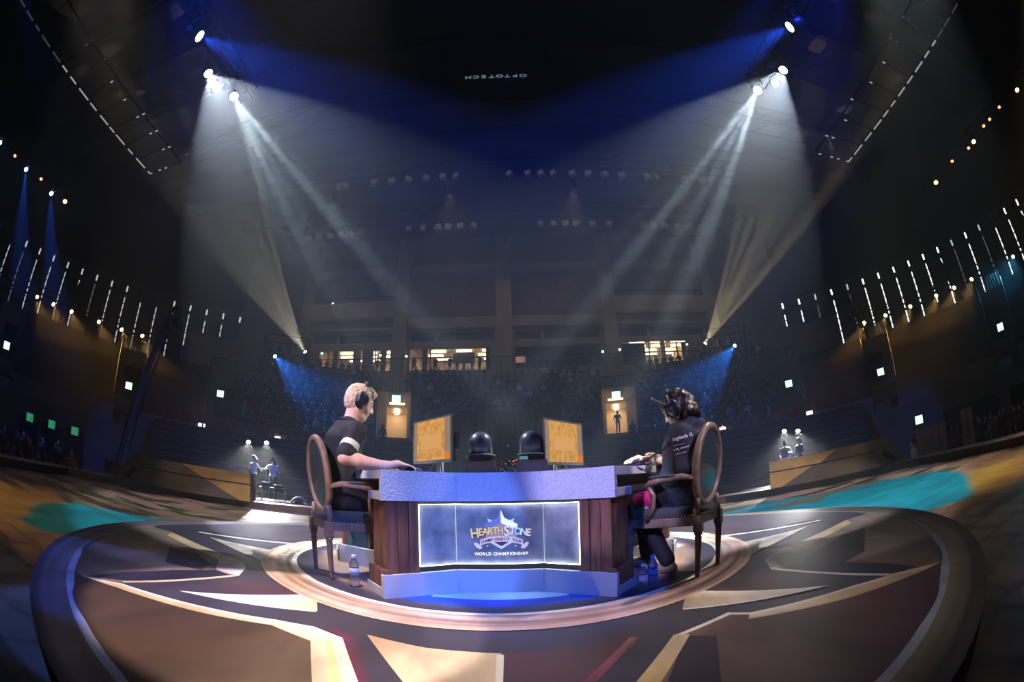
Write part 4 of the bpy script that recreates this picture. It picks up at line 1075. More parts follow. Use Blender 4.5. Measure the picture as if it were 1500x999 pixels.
# ================================================================== smooth bodies: blended capsules and ellipsoids, meshed with surface nets
class Body:
    def __init__(self, lo, hi, h):
        self.lo = np.array(lo, np.float32); self.h = h
        n = np.ceil((np.array(hi)-self.lo)/h).astype(int)+1
        self.n = n; self.D = np.full(n, 9., np.float32); self.L = np.zeros(n, np.uint8); self.M = np.full(n, 9., np.float32)
    def sub(self, lo, hi, pad):
        a = np.clip(((np.array(lo)-pad-self.lo)/self.h).astype(int), 0, self.n-1); b = np.clip(((np.array(hi)+pad-self.lo)/self.h).astype(int)+2, 1, self.n)
        sl = tuple(slice(int(x), int(y)) for x, y in zip(a, b))
        g = [self.lo[i]+self.h*np.arange(sl[i].start, sl[i].stop, dtype=np.float32) for i in range(3)]
        X, Y, Z = np.meshgrid(*g, indexing='ij', sparse=True)
        return sl, X, Y, Z
    def merge(self, sl, d, k, lab, cut):
        D = self.D[sl]
        if cut:
            hh = np.maximum(k-np.abs(-d-D), 0)/k if k > 0 else 0
            self.D[sl] = np.maximum(D, -d)+hh*hh*k*.25
            return
        if k > 0:
            hh = np.maximum(k-np.abs(d-D), 0)/k; self.D[sl] = np.minimum(D, d)-hh*hh*k*.25
        else: self.D[sl] = np.minimum(D, d)
        if lab is not None:
            m = d < self.M[sl]
            self.L[sl][m] = lab; self.M[sl] = np.minimum(self.M[sl], d)
    def cap(self, a, b, ra, rb=None, k=.02, lab=0, cut=False):
        rb = ra if rb is None else rb
        a, b = np.array(a, float), np.array(b, float); rm = max(ra, rb)
        sl, X, Y, Z = self.sub(np.minimum(a, b)-rm, np.maximum(a, b)+rm, k+2*self.h)
        ba = b-a; L = ba@ba+1e-12
        t = np.clip(((X-a[0])*ba[0]+(Y-a[1])*ba[1]+(Z-a[2])*ba[2])/L, 0, 1)
        d = np.sqrt((X-a[0]-t*ba[0])**2+(Y-a[1]-t*ba[1])**2+(Z-a[2]-t*ba[2])**2)-(ra+(rb-ra)*t)
        self.merge(sl, d, k, lab, cut); return self
    def chain(self, pts, rs, k=.02, lab=0):
        for i in range(len(pts)-1): self.cap(pts[i], pts[i+1], rs[i], rs[i+1], k, lab)
        return self
    def ell(self, c, r, axes=None, k=.02, lab=0, cut=False):
        c = np.array(c, float); r = np.array(r, float); A = np.array(axes if axes is not None else np.eye(3), float)
        e = np.sqrt(((A.T*r)**2).sum(1))
        sl, X, Y, Z = self.sub(c-e, c+e, k+2*self.h)
        dx, dy, dz = X-c[0], Y-c[1], Z-c[2]
        q = [A[i][0]*dx+A[i][1]*dy+A[i][2]*dz for i in range(3)]
        k0 = np.sqrt(sum((q[i]/r[i])**2 for i in range(3))); k1 = np.sqrt(sum((q[i]/r[i]**2)**2 for i in range(3)))+1e-9
        self.merge(sl, k0*(k0-1)/k1, k, lab, cut); return self
    def ripple(self, amp, fr, seed=0, band=.03, where=None):
        """cloth folds / hair tufts: shift the surface by layered sines"""
        idx = np.nonzero(np.abs(self.D) < band)
        P = [self.lo[i]+self.h*idx[i] for i in range(3)]
        r = np.random.RandomState(seed); s = 0
        for _ in range(5):
            w = r.normal(size=3)*fr; s = s+np.sin(P[0]*w[0]+P[1]*w[1]+P[2]*w[2]+r.uniform(0, 6.3))
        s = s/2.5
        if where is not None: s = s*where(*P)
        self.D[idx] += (amp*s).astype(np.float32)
        return self
    def halfspace(self, p, n, keep_neg=True):
        """cut everything on the +n side of the plane through p"""
        n = np.array(n, float); n /= np.linalg.norm(n)
        g = [self.lo[i]+self.h*np.arange(self.n[i], dtype=np.float32) for i in range(3)]
        X, Y, Z = np.meshgrid(*g, indexing='ij', sparse=True)
        d = ((X-p[0])*n[0]+(Y-p[1])*n[1]+(Z-p[2])*n[2]).astype(np.float32)
        self.D = np.maximum(self.D, d); return self
    def mesh(self):
        D = self.D; s = D < 0
        c = [s[i:D.shape[0]-1+i, j:D.shape[1]-1+j, k:D.shape[2]-1+k] for i in (0, 1) for j in (0, 1) for k in (0, 1)]
        cnt = sum(x.astype(np.int8) for x in c); act = (cnt > 0) & (cnt < 8)
        I = np.argwhere(act); vid = -np.ones(act.shape, np.int64); vid[act] = np.arange(len(I))
        corners = [(i, j, k) for i in (0, 1) for j in (0, 1) for k in (0, 1)]
        V = np.stack([D[I[:, 0]+i, I[:, 1]+j, I[:, 2]+k] for i, j, k in corners], 1)
        acc = np.zeros((len(I), 3)); num = np.zeros(len(I))
        for a in range(8):
            for b in range(a+1, 8):
                if sum(abs(corners[a][q]-corners[b][q]) for q in range(3)) != 1: continue
                va, vb = V[:, a], V[:, b]; m = (va < 0) != (vb < 0)
                t = np.where(m, va/(va-vb+1e-12), 0)[:, None]
                p = np.array(corners[a])*(1-t)+np.array(corners[b])*t
                acc += p*m[:, None]; num += m
        verts = (I+acc/num[:, None])*self.h+self.lo
        F = []
        for ax in range(3):
            o1, o2 = [(1, 2), (2, 0), (0, 1)][ax]
            sh = [slice(1, -1)]*3; sh[ax] = slice(0, -1)
            a = s[tuple(sh)]; sh2 = list(sh); sh2[ax] = slice(1, None); b = s[tuple(sh2)]
            for A_, flip in ((a & ~b, False), (b & ~a, True)):
                E = np.argwhere(A_)
                if not len(E): continue
                E = E.copy(); 
                for q in range(3):
                    if q != ax: E[:, q] += 1
                e1, e2 = np.zeros(3, int), np.zeros(3, int); e1[o1] = 1; e2[o2] = 1
                q = [vid[tuple((E-x).T)] for x in (e1+e2, e2, np.zeros(3, int), e1)]
                Q = np.stack(q, 1)
                Q = Q[(Q >= 0).all(1)]
                F.append(Q if not flip else Q[:, ::-1])
        F = np.concatenate(F)
        lab = self.L[I[:, 0], I[:, 1], I[:, 2]]
        return verts, F, lab
    def build(self, name, mats, parent=None, relax=1):
        v, f, lab = self.mesh()
        for _ in range(relax):     # one Laplacian pass takes the grid steps off
            acc = np.zeros_like(v); n = np.zeros(len(v))
            for a, b in ((0, 1), (1, 2), (2, 3), (3, 0)):
                np.add.at(acc, f[:, a], v[f[:, b]]); np.add.at(acc, f[:, b], v[f[:, a]]); np.add.at(n, f[:, a], 1); np.add.at(n, f[:, b], 1)
            v = v*.5+.5*acc/np.maximum(n, 1)[:, None]
        me = bpy.data.meshes.new(name)
        if parent is not None: v = v-np.array(parent.location)
        me.vertices.add(len(v)); me.vertices.foreach_set('co', v.astype(np.float32).ravel())
        me.loops.add(len(f)*4); me.loops.foreach_set('vertex_index', f.astype(np.int32).ravel())
        me.polygons.add(len(f)); me.polygons.foreach_set('loop_start', np.arange(0, len(f)*4, 4, dtype=np.int32)); me.polygons.foreach_set('loop_total', np.full(len(f), 4, np.int32))
        for m in mats: me.materials.append(m)
        me.polygons.foreach_set('material_index', np.minimum(lab[f[:, 0]], len(mats)-1).astype(np.int32))
        me.polygons.foreach_set('use_smooth', np.ones(len(f), bool))
        me.update(calc_edges=True); me.validate()
        o = bpy.data.objects.new(name, me); COL.objects.link(o)
        if parent is not None: o.parent = parent
        return o
# ================================================================== people
SKIN = mat('skin_fair', (.78, .50, .40), .5, noise_scale=25, noise_amt=.06)
SKIN2 = mat('skin_light', (.74, .50, .38), .5)
LIP = mat('lip_pink', (.62, .28, .25), .5)
EYE_M = mat('eye_dark', (.03, .02, .02), .2)
BLOND = mat('hair_blond', (.82, .60, .46), .6, noise_scale=60, noise_amt=.35, bump=.5, bump_scale=90)
BLACKH = mat('hair_black', (.022, .016, .020), .35, noise_scale=50, noise_amt=.3, bump=.5, bump_scale=80)
SHIRT = mat('shirt_black', (.012, .015, .026), .75, bump=.3, bump_scale=120)
BANDW = mat('sleeve_band_white', (.75, .74, .78), .7)
HOOD = mat('hoodie_navy', (.018, .022, .048), .75, bump=.3, bump_scale=120)
PANTS = mat('trousers_black', (.012, .012, .016), .8)
PINK = mat('magenta_panel', (.50, .02, .14), .7)
GREYP = mat('grey_piping', (.35, .36, .38), .7)
HSB = mat('headset_black', (.015, .018, .035), .28, coat=.5)
HSG = mat('headset_grey', (.20, .21, .26), .35, .4)
def frame(azd, pitch=0, roll=0):
    """rows f, l, u of a frame facing compass bearing azd, pitched down by pitch degrees"""
    a, p = R(azd), R(pitch)
    f = Vector((math.sin(a)*math.cos(p), math.cos(a)*math.cos(p), -math.sin(p)))
    l = Vector((-math.cos(a), math.sin(a), 0)); u = f.cross(l)
    if roll:
        q = Matrix.Rotation(R(roll), 3, f); l, u = q @ l, q @ u
    return f, l, u
def head(B, c, F, s=1., skin=0, lip=None, eye=None, ears=True):
    f, l, u = F; c = Vector(c); ax = [f, l, u]
    def P(a, b, d): return c+(f*a+l*b+u*d)*s
    B.ell(P(-.014, 0, .030), (.098*s, .076*s, .098*s), ax, .03*s, skin)
    B.ell(P(.030, 0, -.030), (.066*s, .060*s, .082*s), ax, .035*s, skin)
    B.cap(P(.055, 0, -.100), P(.072, 0, -.096), .021*s, .019*s, .03*s, skin)
    for b in (-1, 1):
        B.ell(P(.050, b*.034, -.032), (.028*s, .024*s, .026*s), ax, .02*s, skin)
        B.cap(P(.0, b*.052, -.062), P(.05, b*.032, -.098), .018*s, .018*s, .025*s, skin)
    B.ell(P(.082, 0, .036), (.014*s, .048*s, .013*s), ax, .018*s, skin)
    for b in (-1, 1): B.ell(P(.098, b*.031, .012), (.015*s, .017*s, .011*s), ax, .010*s, skin, cut=True)
    B.cap(P(.092, 0, .018), P(.112, 0, -.022), .0085*s, .012*s, .008*s, skin)
    for b in (-1, 1): B.ell(P(.100, b*.011, -.027), (.011*s, .009*s, .008*s), ax, .006*s, skin)
    for b in (-1, 1): B.ell(P(.084, b*.031, .011), (.013*s, .014*s, .010*s), ax, .004*s, skin)
    B.ell(P(.091, 0, -.052), (.011*s, .024*s, .0065*s), ax, .006*s, lip if lip is not None else skin)
    B.ell(P(.088, 0, -.064), (.011*s, .020*s, .0070*s), ax, .006*s, lip if lip is not None else skin)
    if ears:
        for b in (-1, 1): B.ell(P(-.008, b*.080, -.002), (.019*s, .008*s, .030*s), ax, .008*s, skin)
    return P
def eye_parts(P, F, parent, s=1):
    for b in (-1, 1):
        q = P(.0925, b*.031, .010)
        MB().lathe([(0, 0), (.0062*s, .0), (.0050*s, .0022*s), (0, .003*s)], 12, q, Matrix((F[1], F[2], F[0])).transposed()).build('eye', EYE_M, parent, world=True, smooth=True)
def hand(B, wrist, palm_c, f, side, up, curl, s=1., lab=0, spread=1., k=.006):
    """palm plus five bent fingers; f = pointing direction, side = towards the thumb, up = back of the hand"""
    wrist, c = Vector(wrist), Vector(palm_c); ax = [f, side, up]
    B.cap(wrist, c-f*.02, .026*s, .027*s, .02, lab)
    B.ell(c, (.050*s, .041*s, .0175*s), ax, .012, lab)
    spec = [(.030, .040, .026, .019, .0090), (.010, .045, .029, .021, .0093), (-.010, .041, .027, .020, .0088), (-.029, .032, .020, .017, .0078)]
    for i, (o, l1, l2, l3, rr) in enumerate(spec):
        b = c+f*.040*s+side*o*s
        p = [c+f*.01*s+side*o*.8*s, b]; d = (f+side*(o*2.2*spread)).normalized(); ang = curl[i] if isinstance(curl, (list, tuple)) else curl
        q = b; a = R(ang)*.35
        for n_, L in enumerate((l1, l2, l3)):
            dd = d*math.cos(a)-up*math.sin(a); q = q+dd*L*s; p.append(q); a += R(ang)
        B.chain(p, [.011*s, rr*1.08*s, rr*s, rr*.92*s, rr*.80*s], k*.6, lab)
    t0 = c-f*.022*s+side*.026*s; t1 = t0+(f*.5+side*.8-up*.25).normalized()*.040*s; t2 = t1+(f*.85+side*.25-up*.35).normalized()*.032*s; t3 = t2+(f*.9-side*.05-up*.35).normalized()*.024*s
    B.chain([t0, t1, t2, t3], [.0155*s, .0125*s, .0105*s, .0088*s], k, lab)

# ------------------------------------------------------------------ the blond player
H1 = .0055
F1 = frame(45); f, l, u = F1; r_ = -l
hip = Vector((-1.195, 2.925, .565))
p1 = thing('person', 'blond young man in black shirt with rolled sleeves, seated at the desk with a mouse', 'person', (hip.x, hip.y, 0))
neck = Vector((-1.150, 2.955, 1.075)); chest = Vector((-1.185, 2.925, .90)); waist = Vector((-1.20, 2.915, .70))
shR, shL = Vector((-1.045, 2.825, 1.005)), Vector((-1.275, 3.055, 1.005))
elR, wrR, haR = Vector((-1.062, 2.655, .815)), Vector((-.815, 2.765, .785)), Vector((-.735, 2.835, .796))
elL, wrL, haL = Vector((-1.20, 3.24, .80)), Vector((-1.02, 3.31, .785)), Vector((-.94, 3.34, .785))
HD1 = frame(56, 20); hc1 = Vector((-1.100, 3.005, 1.235))
def torso(B, lab, g=0.):
    B.ell(waist, (.105+g, .150+g, .16), F1, .06, lab); B.ell(chest, (.115+g, .165+g, .17), F1, .06, lab)
    B.ell(hip+u*.02, (.125+g, .165+g, .12), F1, .06, lab)
    B.cap(shL, shR, .062+g, .062+g, .05, lab); B.cap(chest+u*.05, neck-u*.02, .10+g, .065+g, .05, lab)
B = Body((-1.45, 2.42, -.01), (-.58, 3.62, 1.42), H1)
torso(B, 0)
B.cap(neck-u*.03, hc1-HD1[2]*.06-HD1[0]*.02, .058, .053, .03, 0)
P = head(B, hc1, HD1, 1., 0, 1)
hf = Vector((.80, .58, -.10)).normalized(); hs = Vector((-.58, .80, .0)).normalized(); hu = Vector((.10, 0, 1)).normalized()
B.chain([shR, elR], [.050, .041], .03, 0); B.chain([elR, elR.lerp(wrR, .35), wrR], [.040, .041, .026], .02, 0)
hand(B, wrR, haR, hf, hs, hu, [26, 24, 24, 28], 1.0)
B.chain([shL, elL], [.050, .041], .03, 0); B.chain([elL, wrL], [.041, .026], .02, 0)
hand(B, wrL, haL, Vector((.9, .3, -.1)).normalized(), Vector((.3, -.9, 0)).normalized(), Vector((0, 0, 1)), 20, 1.0)
kn = []
for s in (-1, 1):
    h0 = hip+l*s*.09-u*.02; k_ = h0+f*.40+l*s*.02-u*.06; an = k_-f*.02+Vector((0, 0, -k_.z+.09)); kn.append((h0, k_, an))
    B.chain([h0, k_, an], [.078, .052, .036], .03, 0); B.cap(an-u*.04-f*.03, an-u*.055+f*.14, .032, .028, .02, 0)
body = B.build('body', [SKIN, LIP], p1)
eye_parts(P, HD1, p1)
B = Body((-1.46, 2.50, .44), (-.85, 3.36, 1.18), .0065)
torso(B, 0, .013)
for sh, el in ((shR, elR), (shL, elL)):
    e2 = sh.lerp(el, .86); B.chain([sh, e2], [.066, .061], .03, 0)
    B.cap(sh.lerp(el, .60), sh.lerp(el, .66), .0655, .0650, .004, 1)
    B.cap(sh.lerp(el, .80), e2, .060, .060, .010, 0)
B.ripple(.0055, 28, 5)
B.cap(neck-u*.02+f*.03, hc1, .060, .045, .004, None, cut=True)
B.build('shirt', [SHIRT, BANDW], p1)
cl = MB(); N = 20
cp = [neck+u*.012+(f*math.cos(2*PI*k/N)*.066+l*math.sin(2*PI*k/N)*.068)-f*.012+u*(.014*-math.cos(2*PI*k/N)) for k in range(N)]
cl.tube(cp, .011, 8, closed=True).build('collar', SHIRT, p1, world=True, smooth=True)
B = Body((-1.42, 2.62, .0), (-.62, 3.62, .72), .009)
for h0, k_, an in kn:
    B.chain([h0, k_, an+u*.01], [.090, .066, .052], .04, 0)
B.ell(hip, (.13, .175, .10), F1, .05, 0); B.ripple(.005, 24, 9)
B.build('trousers', [PANTS], p1)
for h0, k_, an in kn:
    B = Body(tuple(an-Vector((.2, .2, .10))), tuple(an+Vector((.22, .22, .06))), .007)
    B.cap(an-u*.045-f*.03, an-u*.052+f*.15, .041, .036, .02, 0); B.halfspace((0, 0, .006), (0, 0, -1)); B.build('shoe', [mat('shoe_grey', (.30, .30, .33), .6)], p1)
# tousled short hair
B = Body(tuple(hc1-Vector((.17, .17, .15))), tuple(hc1+Vector((.17, .17, .19))), .0045)
B.ell(P(-.016, 0, .040), (.106, .084, .103), HD1, .01, 0); B.ell(P(-.045, 0, -.010), (.064, .070, .080), HD1, .03, 0)
B.ell(P(.045, 0, .098), (.055, .06, .036), HD1, .03, 0)
B.ripple(.0030, 150, 3)
B.ell(P(.105, 0, -.03), (.085, .12, .105), HD1, .012, None, cut=True)
for b in (-1, 1): B.ell(P(.022, b*.095, -.035), (.045, .045, .055), HD1, .01, None, cut=True)
B.ell(P(.02, 0, -.14), (.14, .12, .085), HD1, .01, None, cut=True)
B.build('hair', [BLOND], p1)
def headset(label, P, F, loc, mic=None, cable=None):
    K = 1.14
    t = thing('headphones', label, 'headphones', loc)
    f, l, u = F
    for s in (-1, 1):
        M = Matrix((f, u, l*s)).transposed()
        MB().lathe([(0, 0), (.046, .0), (.050, .006), (.050, .018), (.042, .024)], 24, P(-.006, s*.078, .004), M @ Matrix.Diagonal((.86*K, 1.14*K, 1)).to_3x3()).build('ear_cushion', BLACK, t, world=True, smooth=True)
        MB().lathe([(.044, .020), (.046, .030), (.040, .042), (.024, .048), (0, .049)], 24, P(-.006, s*.078, .004), M @ Matrix.Diagonal((.86*K, 1.14*K, 1)).to_3x3()).build('ear_cup', HSB, t, world=True, smooth=True)
        MB().tube([P(-.008, s*.122, .035), P(-.008, s*.122, .075), P(-.010, s*.104, .110)], [.007, .006, .006], 8).build('yoke', HSG, t, world=True, smooth=True)
        MB().lathe([(0, 0), (.006, 0), (.006, .004), (0, .005)], 10, P(.012, s*.124, -.02), M).build('cup_button', CHROME, t, world=True)
    pts = [P(-.010, .106*math.cos(a), .105+.052*math.sin(a)) for a in [PI*k/16 for k in range(17)]]
    MB().tube(pts, .011, 8).build('headband', HSB, t, world=True, smooth=True)
    MB().tube([p-F[2]*.010 for p in pts[3:14]], .012, 8).build('band_padding', BLACK, t, world=True, smooth=True)
    if mic: MB().tube(mic, [.0035]*(len(mic)-2)+[.004, .008], 8).build('microphone_boom', HSG, t, world=True, smooth=True)
    if cable: MB().tube(cable, .006, 8).build('cable', BLACK, t, world=True, smooth=True)
    return t
headset('black over-ear headphones worn by the blond player', P, HD1, tuple(hc1), mic=[P(.01, -.118, -.03), P(.0, -.12, -.01), P(-.045, -.118, -.022), P(-.06, -.115, -.03)])

# ------------------------------------------------------------------ the hooded player
F2 = frame(-43); f, l, u = F2
hip = Vector((1.065, 2.79, .565))
p2 = thing('person', 'dark-haired player in navy hoodie with white sleeve lettering, hunched in the armchair', 'person', (hip.x, hip.y, 0))
neck = Vector((1.135, 2.795, .975)); chest = Vector((1.12, 2.775, .83)); waist = Vector((1.09, 2.78, .67))
shL, shR = Vector((1.050, 2.665, .905)), Vector((1.215, 2.930, .905))
elL, wrL, haL = Vector((1.045, 2.60, .690)), Vector((.975, 2.80, .755)), Vector((.945, 2.88, .775))
elR, wrR, haR = Vector((1.10, 3.10, .76)), Vector((.89, 3.03, .785)), Vector((.825, 2.99, .80))
HD2 = frame(-47, 24); hc2 = Vector((1.098, 2.815, 1.095))
def torso2(B, lab, g=0.):
    B.ell(waist, (.12+g, .155+g, .17), F2, .06, lab); B.ell(chest, (.13+g, .165+g, .15), F2, .06, lab)
    B.ell(hip+u*.02, (.135+g, .17+g, .12), F2, .06, lab)
    B.cap(shL, shR, .064+g, .064+g, .05, lab); B.cap(chest+u*.05, neck-u*.01, .10+g, .065+g, .05, lab)
B = Body((.58, 2.35, -.01), (1.42, 3.42, 1.26), H1)
torso2(B, 0)
B.cap(neck-u*.03, hc2-HD2[2]*.06-HD2[0]*.02, .055, .050, .03, 0)
P2 = head(B, hc2, HD2, .97, 0, 1)
B.chain([shL, elL], [.050, .041], .03, 0); B.chain([elL, wrL], [.040, .026], .02, 0)
hand(B, wrL, haL, Vector((-.45, .85, .10)).normalized(), Vector((-.5, -.1, .8)).normalized(), Vector((.75, .45, .40)).normalized(), [38, 42, 45, 48], .95)
B.chain([shR, elR], [.050, .041], .03, 0); B.chain([elR, wrR], [.041, .026], .02, 0)
hand(B, wrR, haR, Vector((-.85, -.5, -.1)).normalized(), Vector((.5, -.85, 0)).normalized(), Vector((0, 0, 1)), 26, .95)
kn = []
for s, kf in ((1, .30), (-1, .38)):
    h0 = hip+l*s*.09-u*.02; k_ = h0+f*kf+l*s*.01-u*.05; an = k_-f*(.24 if s > 0 else .05)+Vector((0, 0, -k_.z+.09)); kn.append((h0, k_, an))
    B.chain([h0, k_, an], [.078, .052, .036], .03, 0); B.cap(an-u*.04-f*.03, an-u*.055+f*.14, .032, .028, .02, 0)
B.build('body', [SKIN2, LIP], p2)
eye_parts(P2, HD2, p2, .97)
B = Body((.78, 2.40, .36), (1.42, 3.30, 1.12), .0065)
torso2(B, 0, .022)
B.chain([shL, elL, elL.lerp(wrL, .80)], [.074, .066, .046], .03, 0); B.chain([shR, elR, elR.lerp(wrR, .85)], [.074, .062, .045], .03, 0)
B.ell(hip-f*.02-u*.04+l*.10, (.15, .07, .15), F2, .05, 0)       # hem hanging over the near side of the seat
B.ell(neck-f*.065-u*.005, (.070, .115, .055), frame(-43, 20), .03, 0)    # hood lying on the shoulders
B.cap(neck+f*.05+l*.075, neck-f*.075+l*.09, .030, .034, .03, 0); B.cap(neck+f*.05-l*.075, neck-f*.075-l*.09, .030, .034, .03, 0)
B.ripple(.006, 26, 8)
B.cap(neck-u*.015+f*.035, hc2, .060, .045, .004, None, cut=True)
hoodie = B.build('hoodie', [HOOD], p2)
B = Body((.60, 2.50, .02), (1.38, 3.42, .72), .009)
for h0, k_, an in kn: B.chain([h0, k_, an+u*.01], [.094, .068, .052], .04, 0)
h0, k_, an = kn[0]
B.cap(h0.lerp(k_, .52)+l*.035, h0.lerp(k_, .78)+l*.03+u*.01, .056, .050, .02, 1); B.cap(h0.lerp(k_, .80)+l*.034-u*.05, h0.lerp(k_, .60)+l*.06-u*.06, .022, .022, .01, 2)
B.ell(hip, (.13, .175, .10), F2, .05, 0); B.ripple(.004, 24, 19)
B.build('trousers', [PANTS, PINK, GREYP], p2)
for h0, k_, an in kn:
    B = Body(tuple(an-Vector((.22, .22, .10))), tuple(an+Vector((.22, .22, .06))), .007)
    B.cap(an-u*.045-f*.03, an-u*.052+f*.15, .041, .036, .02, 0); B.halfspace((0, 0, .006), (0, 0, -1)); B.build('shoe', [mat('shoe_tan', (.32, .22, .13), .6)], p2)
MB().lathe([(.030, 0), (.034, .01), (.034, .03), (.029, .04)], 16, wrL-(wrL-elL).normalized()*.035, (wrL-elL).to_track_quat('Z', 'Y').to_matrix()).build('cuff', PINK, p2, world=True, smooth=True)
B = Body(tuple(hc2-Vector((.20, .20, .20))), tuple(hc2+Vector((.20, .20, .17))), .0045)
B.ell(P2(-.018, 0, .038), (.110, .091, .106), HD2, .01, 0)
B.ell(P2(-.055, 0, -.035), (.085, .098, .105), HD2, .03, 0); B.ell(P2(-.100, .03, -.085), (.055, .075, .050), HD2, .03, 0)
B.ell(P2(.055, 0, .070), (.052, .072, .048), HD2, .03, 0)
for b in (-1, 1): B.ell(P2(.040, b*.068, .010), (.030, .022, .060), HD2, .02, 0)
B.ripple(.006, 70, 13)
B.ell(P2(.125, 0, -.045), (.070, .075, .080), HD2, .012, None, cut=True)
B.ell(P2(.060, 0, -.14), (.12, .065, .09), HD2, .01, None, cut=True)
B.build('hair', [BLACKH], p2)
headset('black headset with raised microphone boom worn by the hooded player', P2, HD2, tuple(hc2),
        mic=[P2(.0, .122, .02), P2(.045, .118, .075), P2(.085, .112, .130), P2(.098, .108, .150)],
        cable=[P2(.0, .120, -.045), Vector((1.02, 2.66, .98)), Vector((.985, 2.64, .90)), Vector((.92, 2.66, .83)), Vector((.80, 2.66, .775)), Vector((.68, 2.66, .752)), Vector((.52, 2.70, .75)), Vector((.40, 2.76, .75)), Vector((.30, 2.86, .75))])
# white lettering wrapped on the near sleeve
me = hoodie.data
bvh = BVHTree.FromPolygons([tuple(v.co+hoodie.parent.location) for v in me.vertices], [tuple(p.vertices) for p in me.polygons])
def wrap_text(txt, centre, size, right, up, direction, name='sleeve_lettering', bold=.0006):
    cu = bpy.data.curves.new(name, 'FONT'); cu.body = txt; cu.size = size; cu.offset = bold; cu.align_x = 'LEFT'; cu.resolution_u = 2
    tmp = bpy.data.objects.new(name, cu); COL.objects.link(tmp); bpy.context.view_layer.update()
    m = bpy.data.meshes.new_from_object(tmp.evaluated_get(bpy.context.evaluated_depsgraph_get())); bpy.data.objects.remove(tmp)
    bm = bmesh.new(); bm.from_mesh(m); bmesh.ops.subdivide_edges(bm, edges=[e for e in bm.edges if e.calc_length() > size*.3], cuts=1); bmesh.ops.triangulate(bm, faces=bm.faces[:])
    for v in bm.verts:
        p = centre+right*v.co.x+up*v.co.y; h, n_, i, d_ = bvh.ray_cast(p-direction*.5, direction, 1.0)
        v.co = ((h-direction*.0022) if h is not None else p)-p2.location
    bm.to_mesh(m); bm.free(); m.materials.clear(); m.materials.append(mat('print_white', (.90, .90, .94), .6))
    o = bpy.data.objects.new(name, m); COL.objects.link(o); o.parent = p2; return o
vd = Vector((1.02, 2.62, .80-EYE)).normalized()
rt = vd.cross(Vector((0, 0, 1))).normalized(); up_ = rt.cross(vd); rt2 = (rt+up_*.14).normalized(); up2 = rt2.cross(vd)
c0 = Vector((.968, 2.62, .872))
wrap_text('logitech G', c0, .031, rt2, up2, vd)
wrap_text('_________', c0-up_*.030, .016, rt2, up2, vd)
wrap_text('= PL =====', c0-up_*.064, .020, rt2, up2, vd)
wrap_text('~ -----------', c0-up_*.090, .018, rt2, up2, vd)

# ------------------------------------------------------------------ small figures: standing presenters, staff, audience
def figure(name, label, loc, azd, mats, h=.022, pose='stand', arms=None, H=1.75, group=None, cap=False, link=True):
    """one smooth body with skin, top, trousers and hair as materials 0..3"""
    f, l, u = Vector((0, 1, 0)), Vector((-1, 0, 0)), Vector((0, 0, 1)); F = (f, l, u); k = H/1.75
    sit = pose == 'sit'
    hz = .50 if sit else .92
    lo, hi = (-.55, -.32, -.02), (.55, .62, hz+.95)
    B = Body(tuple(x*k for x in lo), tuple(x*k for x in hi), h)
    hp = Vector((0, 0, hz))*k
    def Q(x, y, z): return Vector((x, y, z))*k
    B.ell(Q(0, 0, hz+.05), (.11*k, .155*k, .13*k), F, .05, 1); B.ell(Q(0, .01, hz+.32), (.115*k, .18*k, .22*k), F, .06, 1)
    B.cap(Q(-.17, 0, hz+.46), Q(.17, 0, hz+.46), .062*k, .062*k, .04, 1)
    B.cap(Q(0, 0, hz+.48), Q(0, .02, hz+.58), .052*k, .050*k, .02, 0)
    B.ell(Q(0, .02, hz+.69), (.095*k, .075*k, .115*k), F, .01, 0); B.ell(Q(0, .06, hz+.66), (.06*k, .055*k, .075*k), F, .02, 0)
    B.cap(Q(0, .115, hz+.675), Q(0, .125, hz+.655), .012*k, .012*k, .01, 0)
    B.ell(Q(0, -.005, hz+.725), (.105*k, .088*k, .100*k), F, .0, 3); B.ell(Q(0, .115, hz+.64), (.05*k, .09*k, .09*k), F, .01, 0)
    A = arms or [((-.24, -.02, hz+.20), (-.22, .10, hz-.02)), ((.24, -.02, hz+.20), (.22, .10, hz-.02))]
    if sit and not arms: A = [((-.24, .02, hz+.22), (-.12, .26, hz+.10)), ((.24, .02, hz+.22), (.12, .26, hz+.10))]
    for s, (e, w) in zip((-1, 1), A):
        B.chain([Q(s*.19, 0, hz+.45), Q(*e)], [.052*k, .044*k], .03, 1); B.cap(Q(*e), Q(*w), .040*k, .030*k, .02, 0)
        d = (Q(*w)-Q(*e)).normalized(); B.cap(Q(*w), Q(*w)+d*.09*k, .034*k, .024*k, .02, 0)
    for s in (-1, 1):
        if sit:
            B.chain([Q(s*.09, 0, hz), Q(s*.10, .40, hz+.02), Q(s*.10, .40, .08)], [.08*k, .062*k, .045*k], .03, 2); B.cap(Q(s*.10, .38, .05), Q(s*.10, .52, .04), .04*k, .035*k, .02, 2)
        else:
            B.chain([Q(s*.09, 0, hz), Q(s*.10, .02, .5), Q(s*.11, -.01, .08)], [.085*k, .060*k, .045*k], .03, 2); B.cap(Q(s*.11, -.03, .05), Q(s*.12, .14, .04), .04*k, .035*k, .02, 2)
    if cap:
        B.ell(Q(0, .0, hz+.755), (.11*k, .095*k, .075*k), F, .01, 4); B.ell(Q(0, .10, hz+.735), (.08*k, .08*k, .012*k), F, .01, 4)
    o = B.build(name, mats, None, relax=1)
    o.location = loc; o.rotation_euler = (0, 0, -R(azd))
    return tag(o, label, 'person' if label else None, group)
SKD = mat('skin_distant', (.52, .34, .26), .6)
HB = mat('hair_dark', (.02, .016, .014), .6)
WS = mat('shirt_white', (.72, .74, .76), .8); TQ = mat('shirt_pale_blue', (.42, .58, .62), .8); BK = mat('clothes_black', (.018, .018, .022), .85)
